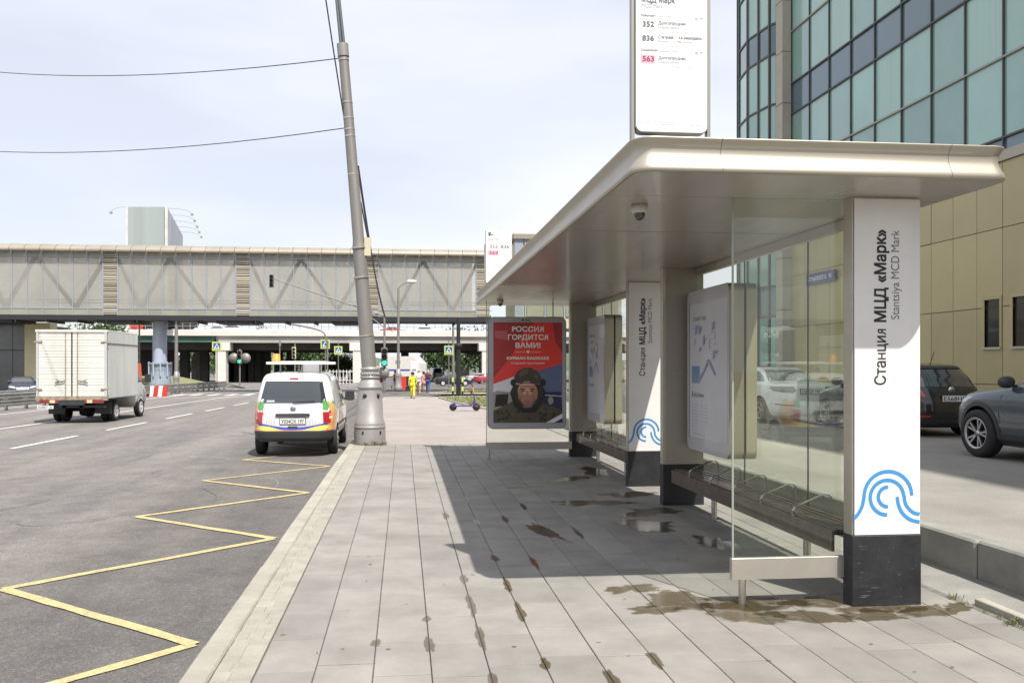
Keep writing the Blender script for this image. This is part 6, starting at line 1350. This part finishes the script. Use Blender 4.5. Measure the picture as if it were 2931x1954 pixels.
# ================================================================ PEOPLE
def skin(nm, pts, edges, m, parent, sub=1):
    me = bpy.data.meshes.new(nm); me.from_pydata([p[:3] for p in pts], edges, []); me.materials.append(m)
    o = bpy.data.objects.new(nm, me); C.objects.link(o)
    md = o.modifiers.new('s', 'SKIN'); md.use_smooth_shade = True; bpy.context.view_layer.update()
    lay = me.skin_vertices[0].data
    for i, p in enumerate(pts): r = p[3]; lay[i].radius = (r, r*(p[4] if len(p) > 4 else 1)); lay[i].use_root = (i == 0)
    s_ = o.modifiers.new('u', 'SUBSURF'); s_.levels = sub; s_.render_levels = sub
    bpy.context.view_layer.update(); n_ = bpy.data.meshes.new_from_object(o.evaluated_get(bpy.context.evaluated_depsgraph_get()))
    o.modifiers.clear(); o.data = n_; o.parent = parent
    for p in n_.polygons: p.use_smooth = True
    return o
def person(label, q, rz, H, top, bottom, hair, skinm, stride=.28, arm=.12, skirt=False, long_hair=False, shorts=False, raise_arm=False, thin=1.0, group='people on the footway'):
    t = thing('person', label, 'person', q, rz, group); k = H/1.7; s = stride
    J = dict(pel=(0, 0, .93), ch=(0, .02, 1.22), nk=(0, .02, 1.42), hd=(0, .04, 1.56), tp=(0, .04, 1.64), sl=(-.18, .02, 1.37), sr=(.18, .02, 1.37), el=(-.23, -arm, 1.10), er=(.23, arm, 1.10), hl=(-.22, -arm*.6+.1, .86), hr=(.22, arm*1.6+.1, .86),
             hipl=(-.09, 0, .9), hipr=(.09, 0, .9), kl=(-.10, s*.55, .50), kr=(.10, -s*.15, .49), al=(-.10, s*.75, .09), ar=(.10, -s*.95, .13), tl=(-.11, s*.75+.15, .03), tr=(.11, -s*.85+.1, .03))
    if raise_arm: J['er'] = (.30, .1, 1.2); J['hr'] = (.2, .2, 1.45)
    P = {a: tuple(v*k for v in b) for a, b in J.items()}; f = thin*k
    def pt(a, r, asp=1): return (*P[a], r*f, asp)
    skin('body', [pt('pel', .12, .8), pt('ch', .13, .7), pt('nk', .055), pt('hd', .095, 1.1), pt('tp', .075), pt('sl', .055), pt('el', .038), pt('hl', .03), pt('sr', .055), pt('er', .038), pt('hr', .03), pt('hipl', .085), pt('kl', .055), pt('al', .036), pt('tl', .03), pt('hipr', .085), pt('kr', .055), pt('ar', .036), pt('tr', .03)],
         [(0, 1), (1, 2), (2, 3), (3, 4), (1, 5), (5, 6), (6, 7), (1, 8), (8, 9), (9, 10), (0, 11), (11, 12), (12, 13), (13, 14), (0, 15), (15, 16), (16, 17), (17, 18)], skinm, t)
    mid = lambda a, b, f_: tuple(P[a][i]*(1-f_)+P[b][i]*f_ for i in range(3))
    ml, mr_ = mid('sl', 'el', .75), mid('sr', 'er', .75)
    skin('shirt', [pt('ch', .165, .75), pt('pel', .155, .8), (*mid('ch', 'nk', .75), .09*f, .9), pt('sl', .075), (*ml, .06*f), pt('sr', .075), (*mr_, .06*f)], [(0, 1), (0, 2), (0, 3), (3, 4), (0, 5), (5, 6)], top, t)
    if skirt:
        MB().lathe([(.13*f, .98*k), (.17*f, .85*k), (.21*f, .55*k), (.20*f, .55*k)], 16).build('skirt', bottom, t)
    else:
        ka, kb = ('kl', 'kr') if shorts else ('al', 'ar')
        L_ = [pt('pel', .145, .85), pt('hipl', .105), pt('kl', .075), pt('hipr', .105), pt('kr', .075)]; E_ = [(0, 1), (1, 2), (0, 3), (3, 4)]
        if not shorts: L_ += [pt('al', .065), pt('ar', .065)]; E_ += [(2, 5), (4, 6)]
        skin('trousers', L_, E_, bottom, t)
    hb = MB(); hb.lathe([(0, .125), (.06, .115), (.10, .07), (.108, .0), (.10, -.05 if not long_hair else -.2), (.06, -.06 if not long_hair else -.22)], 16, (0, P['hd'][1]-.03*k if True else 0, P['hd'][2]+.01)); hb.build('hair', hair, t)
    for sd_, an in (('l', 'tl'), ('r', 'tr')): x, y, z = P[an]; MB().box(x-.045, x+.045, y-.18, y+.07, z-.03, z+.035, bev=.02).build('shoe', M['plastic'], t)
    return t
K = lambda nm, c: mat('cloth_'+nm, c, .85, var=.12, vscale=9, bump=.3, bscale=20)
SK = mat('skin', (.50, .30, .21), .6); H1 = mat('hair_dark', (.03, .02, .018), .6); H2 = mat('hair_blond', (.45, .30, .14), .6); H3 = mat('hair_grey', (.5, .48, .45), .6)
YL = K('yellow', (.85, .78, .03))
q = gr(948, 914); t = person('woman in a bright yellow top and trousers walking towards the camera with a black bag', q, R(175), 1.58, YL, YL, H1, SK)
b_ = thing('handbag', 'black handbag hanging from the hand of the woman in yellow', 'handbag', (q.x-.30, q.y-.08, q.z+.42)); MB().prism([(-.15, 0), (.15, 0), (.12, .26), (-.12, .26)], -.05, .05, plane='xz').build('bag_body', M['black_paint'], b_); MB().tube([(-.08, 0, .25), (0, 0, .43), (.08, 0, .25)], .012, 6).build('strap', M['black_paint'], b_)
person('man in a white T-shirt and pale shorts walking behind the woman in yellow', gr(962, 905), R(170), 1.78, K('white', (.75, .74, .72)), K('sand', (.5, .46, .4)), H3, SK, shorts=True, thin=1.12)
person('woman in a pink dress walking away beside the man in white', gr(973, 899), R(5), 1.6, K('pink', (.62, .2, .22)), K('pink2', (.6, .25, .25)), H1, SK, skirt=True)
person('blonde woman in a dark top and blue jeans walking away', gr(983, 902), R(-8), 1.7, K('plum', (.06, .02, .05)), K('jeans', (.04, .09, .25)), H2, SK, long_hair=True, raise_arm=True)
person('person in dark clothes standing at the stall by the lorry', gr(908, 893), R(120), 1.65, K('brown', (.18, .12, .1)), K('black', (.03, .03, .03)), H1, SK, stride=.05)
# ================================================================ TREES, FAR BUILDINGS
def tree(lab, x, y, h, wdt, m='leaf_dk', n=900, size=.5, z=None, grp='trees beyond the overpass', squash=1.0, bot=.25):
    z = gz(y)-.3 if z is None else z; t = thing('tree', lab, 'tree', (x, y, z), 0, grp)
    tr = MB(); tr.tube([(0, 0, 0), (.1, 0, h*.3), (0, .1, h*.7)], [h*.028, h*.02, h*.008], 8)
    cl = []
    for _ in range(13):
        a = random.uniform(0, 6.28); rr = wdt*.5*random.uniform(.15, .75); zz_ = h*random.uniform(bot+.12, .88); rr *= 1-.55*abs(zz_/h-.5); cl.append(Vector((rr*math.cos(a), rr*math.sin(a), zz_)))
        tr.tube([(0, 0, zz_*.55), tuple(cl[-1])], [h*.009, h*.003], 5)
    tr.build('trunk', M['bark'], t); g = MB()
    for _ in range(n):
        c_ = random.choice(cl); R_ = wdt*.22; d = Vector((random.gauss(0, 1), random.gauss(0, 1), random.gauss(0, .8))).normalized()*R_*random.uniform(.5, 1.15); p = c_+d
        s_ = size*random.uniform(.5, 1.2); a = Vector((random.gauss(0, 1), random.gauss(0, 1), random.gauss(0, 1))).normalized(); b = a.cross(d.normalized()+Vector((.01, .02, .3))).normalized()
        g.add([p-a*s_*.5, p+b*s_*.35, p+a*s_*.5, p-b*s_*.35], [[0, 1, 2, 3]])
    g.build('crown', M[m], t, fix=False); return t
def tat(u, y): return hit(u, Vector((0, y)), Vector((1, 0))).x
for (u, y, h, w_, m, lab) in [(1000, 185, 9.2, 9, 'leaf_dk', 'bushy green tree right of the white van'), (1018, 180, 10.5, 10, 'leaf_dk', 'taller dark tree behind the crossing sign'), (1040, 190, 9, 9, 'leaf_lt', 'light green tree between the pole and the crossing sign'),
    (1075, 175, 11, 11, 'leaf_dk', 'dark tree right of the black utility pole'), (1102, 178, 10, 10, 'leaf_dk', 'dark tree near the right overpass pier'), (1135, 170, 10, 10, 'leaf_lt', 'tree hidden behind the red poster box'),
    (345, 190, 7, 8, 'leaf_lt', 'light shrubby tree left of the blue bridge pier'), (425, 200, 7.5, 9, 'leaf_lt', 'green tree between dark overpass piers'), (448, 195, 6.5, 8, 'leaf_dk', 'dark tree seen under the green girder'), (480, 240, 8, 12, 'leaf_dk', 'tree behind the pale arch under the overpass'), (528, 230, 8.5, 10, 'leaf_dk', 'tree right of the pale overpass pier'),
    (590, 190, 6, 8, 'leaf_lt', 'small tree between the dark piers'), (665, 190, 6, 8, 'leaf_lt', 'small tree behind the tarpaulin truck'), (730, 185, 9, 10, 'leaf_lt', 'tree above the tarpaulin truck'), (700, 180, 8.5, 9, 'leaf_dk', 'tree just left above the tarpaulin truck'), (785, 160, 4.5, 7, 'leaf_lt', 'low tree beside the apartment blocks'), (760, 165, 5, 7, 'leaf_dk', 'low tree right of the tarpaulin truck')]:
    tree(lab, tat(u, y), y, h, w_, m, 1500, .7)
tree('broad tree crown showing over the left truck below the footbridge', tat(195, 105), 105, 9.2, 9, 'leaf_dk', 2200, .42)
tree('smaller tree crown above the truck next to the broad one', tat(258, 108), 108, 8.9, 5.5, 'leaf_dk', 1300, .4)
tree('light tree beside the right end of the overpass railing', tat(610, 175), 175, 13.2, 7, 'leaf_lt', 700, .4, z=gz(175))
mb = MB()
for k in range(60):    # distant wooded rise
    pass
V = []; N_ = 70
for i in range(N_+1):
    x = -700+1500*i/N_; hgt = 12+6*math.sin(i*.7)+4*math.sin(i*1.9+1)+random.uniform(-1.5, 1.5); V += [(x, 640, -3), (x, 660, hgt), (x, 760, hgt*.6), (x, 900, -3)]
mb.add(V, [[4*i+k, 4*i+k+1, 4*i+k+5, 4*i+k+4] for i in range(N_) for k in range(3)], None, True)
o = mb.build('wooded_hill', mat('far_woods', (.11, .15, .10), .95, var=.5, vscale=.06, col2=(.05, .08, .05)), fix=False); struct(o); o['label'] = 'low wooded rise along the horizon'
M['apt'] = mat('apartment_wall', (.50, .47, .46), .8, var=.05); M['apt_win'] = mat('apartment_window', (.13, .14, .17), .3)
def apt(lab, u0, u1, y, h, st):
    x0, x1 = tat(u0, y), tat(u1, y); t = thing('apartment_block', lab, 'apartment building', (x0, y, gz(y)), 0, 'apartment blocks seen under the overpass'); W_ = x1-x0
    MB().box(0, W_, 0, 14, 0, h).build('wall', M['apt'], t); MB().box(-.3, W_+.3, -.3, 14.3, h, h+.6).build('roof', M['ov_grey'], t)
    nx = max(3, int(W_/4)); q = MB().box(-.9, .9, -.12, 0, -.8, .8).mesh('window'); q.materials.append(M['apt_win'])
    for j in range(st):
        for i in range(nx): inst('window', q, t, ((i+.5)*W_/nx, 0, (j+.6)*h/st))
apt('pale high-rise right of the lower crossing sign', 793, 818, 420, 16, 7)
apt('lower pinkish block under the crossing signs', 745, 790, 380, 10.5, 5); apt('low pale block seen through the left overpass piers', 470, 500, 300, 6, 3)
# pipe arch beneath the overpass
x = tat(463, 150); t = thing('pipe_arch', 'pale curved concrete arch standing under the overpass', 'arch', (x, 150, gz(150)))
MB().tube([(1.2+2.2*math.cos(a), 0, 3.2+2.6*math.sin(a)) for a in [math.pi-.25*k for k in range(-1, 11)]][1:]+[], .75, 12).tube([(-1, 0, 3.2), (-1, 0, -.5)], .75, 12).build('arch_rib', M['white_conc'], t)
# fence beyond the junction
x0, x1 = tat(750, 112), tat(812, 112); t = thing('picket_fence', 'pale metal picket fence beyond the junction', 'fence', (x0, 112, gz(112)-.2)); q = MB().box(-.05, .05, -.04, .04, 0, 2.0).mesh('picket'); q.materials.append(M['white_conc'])
for k in range(int((x1-x0)/.45)): inst('picket', q, t, (k*.45, 0, 0))
MB().box(0, x1-x0, -.03, .03, .5, .6).box(0, x1-x0, -.03, .03, 1.7, 1.8).build('rail', M['white_conc'], t)
# weeds at the foot of the leaning pole
mb = MB()
for (dx, n_) in ((.12, 30), (.3, 35), (-.05, 8)): tuft(mb, bp.x+dx, bp.y-.38, bp.z, .10, n_, .07)
o = mb.build('weeds', M['leaf'], fix=False); o['kind'] = 'stuff'; o['label'] = 'small weeds at the foot of the leaning pole'
for o in C.objects: o.hide_set(False)
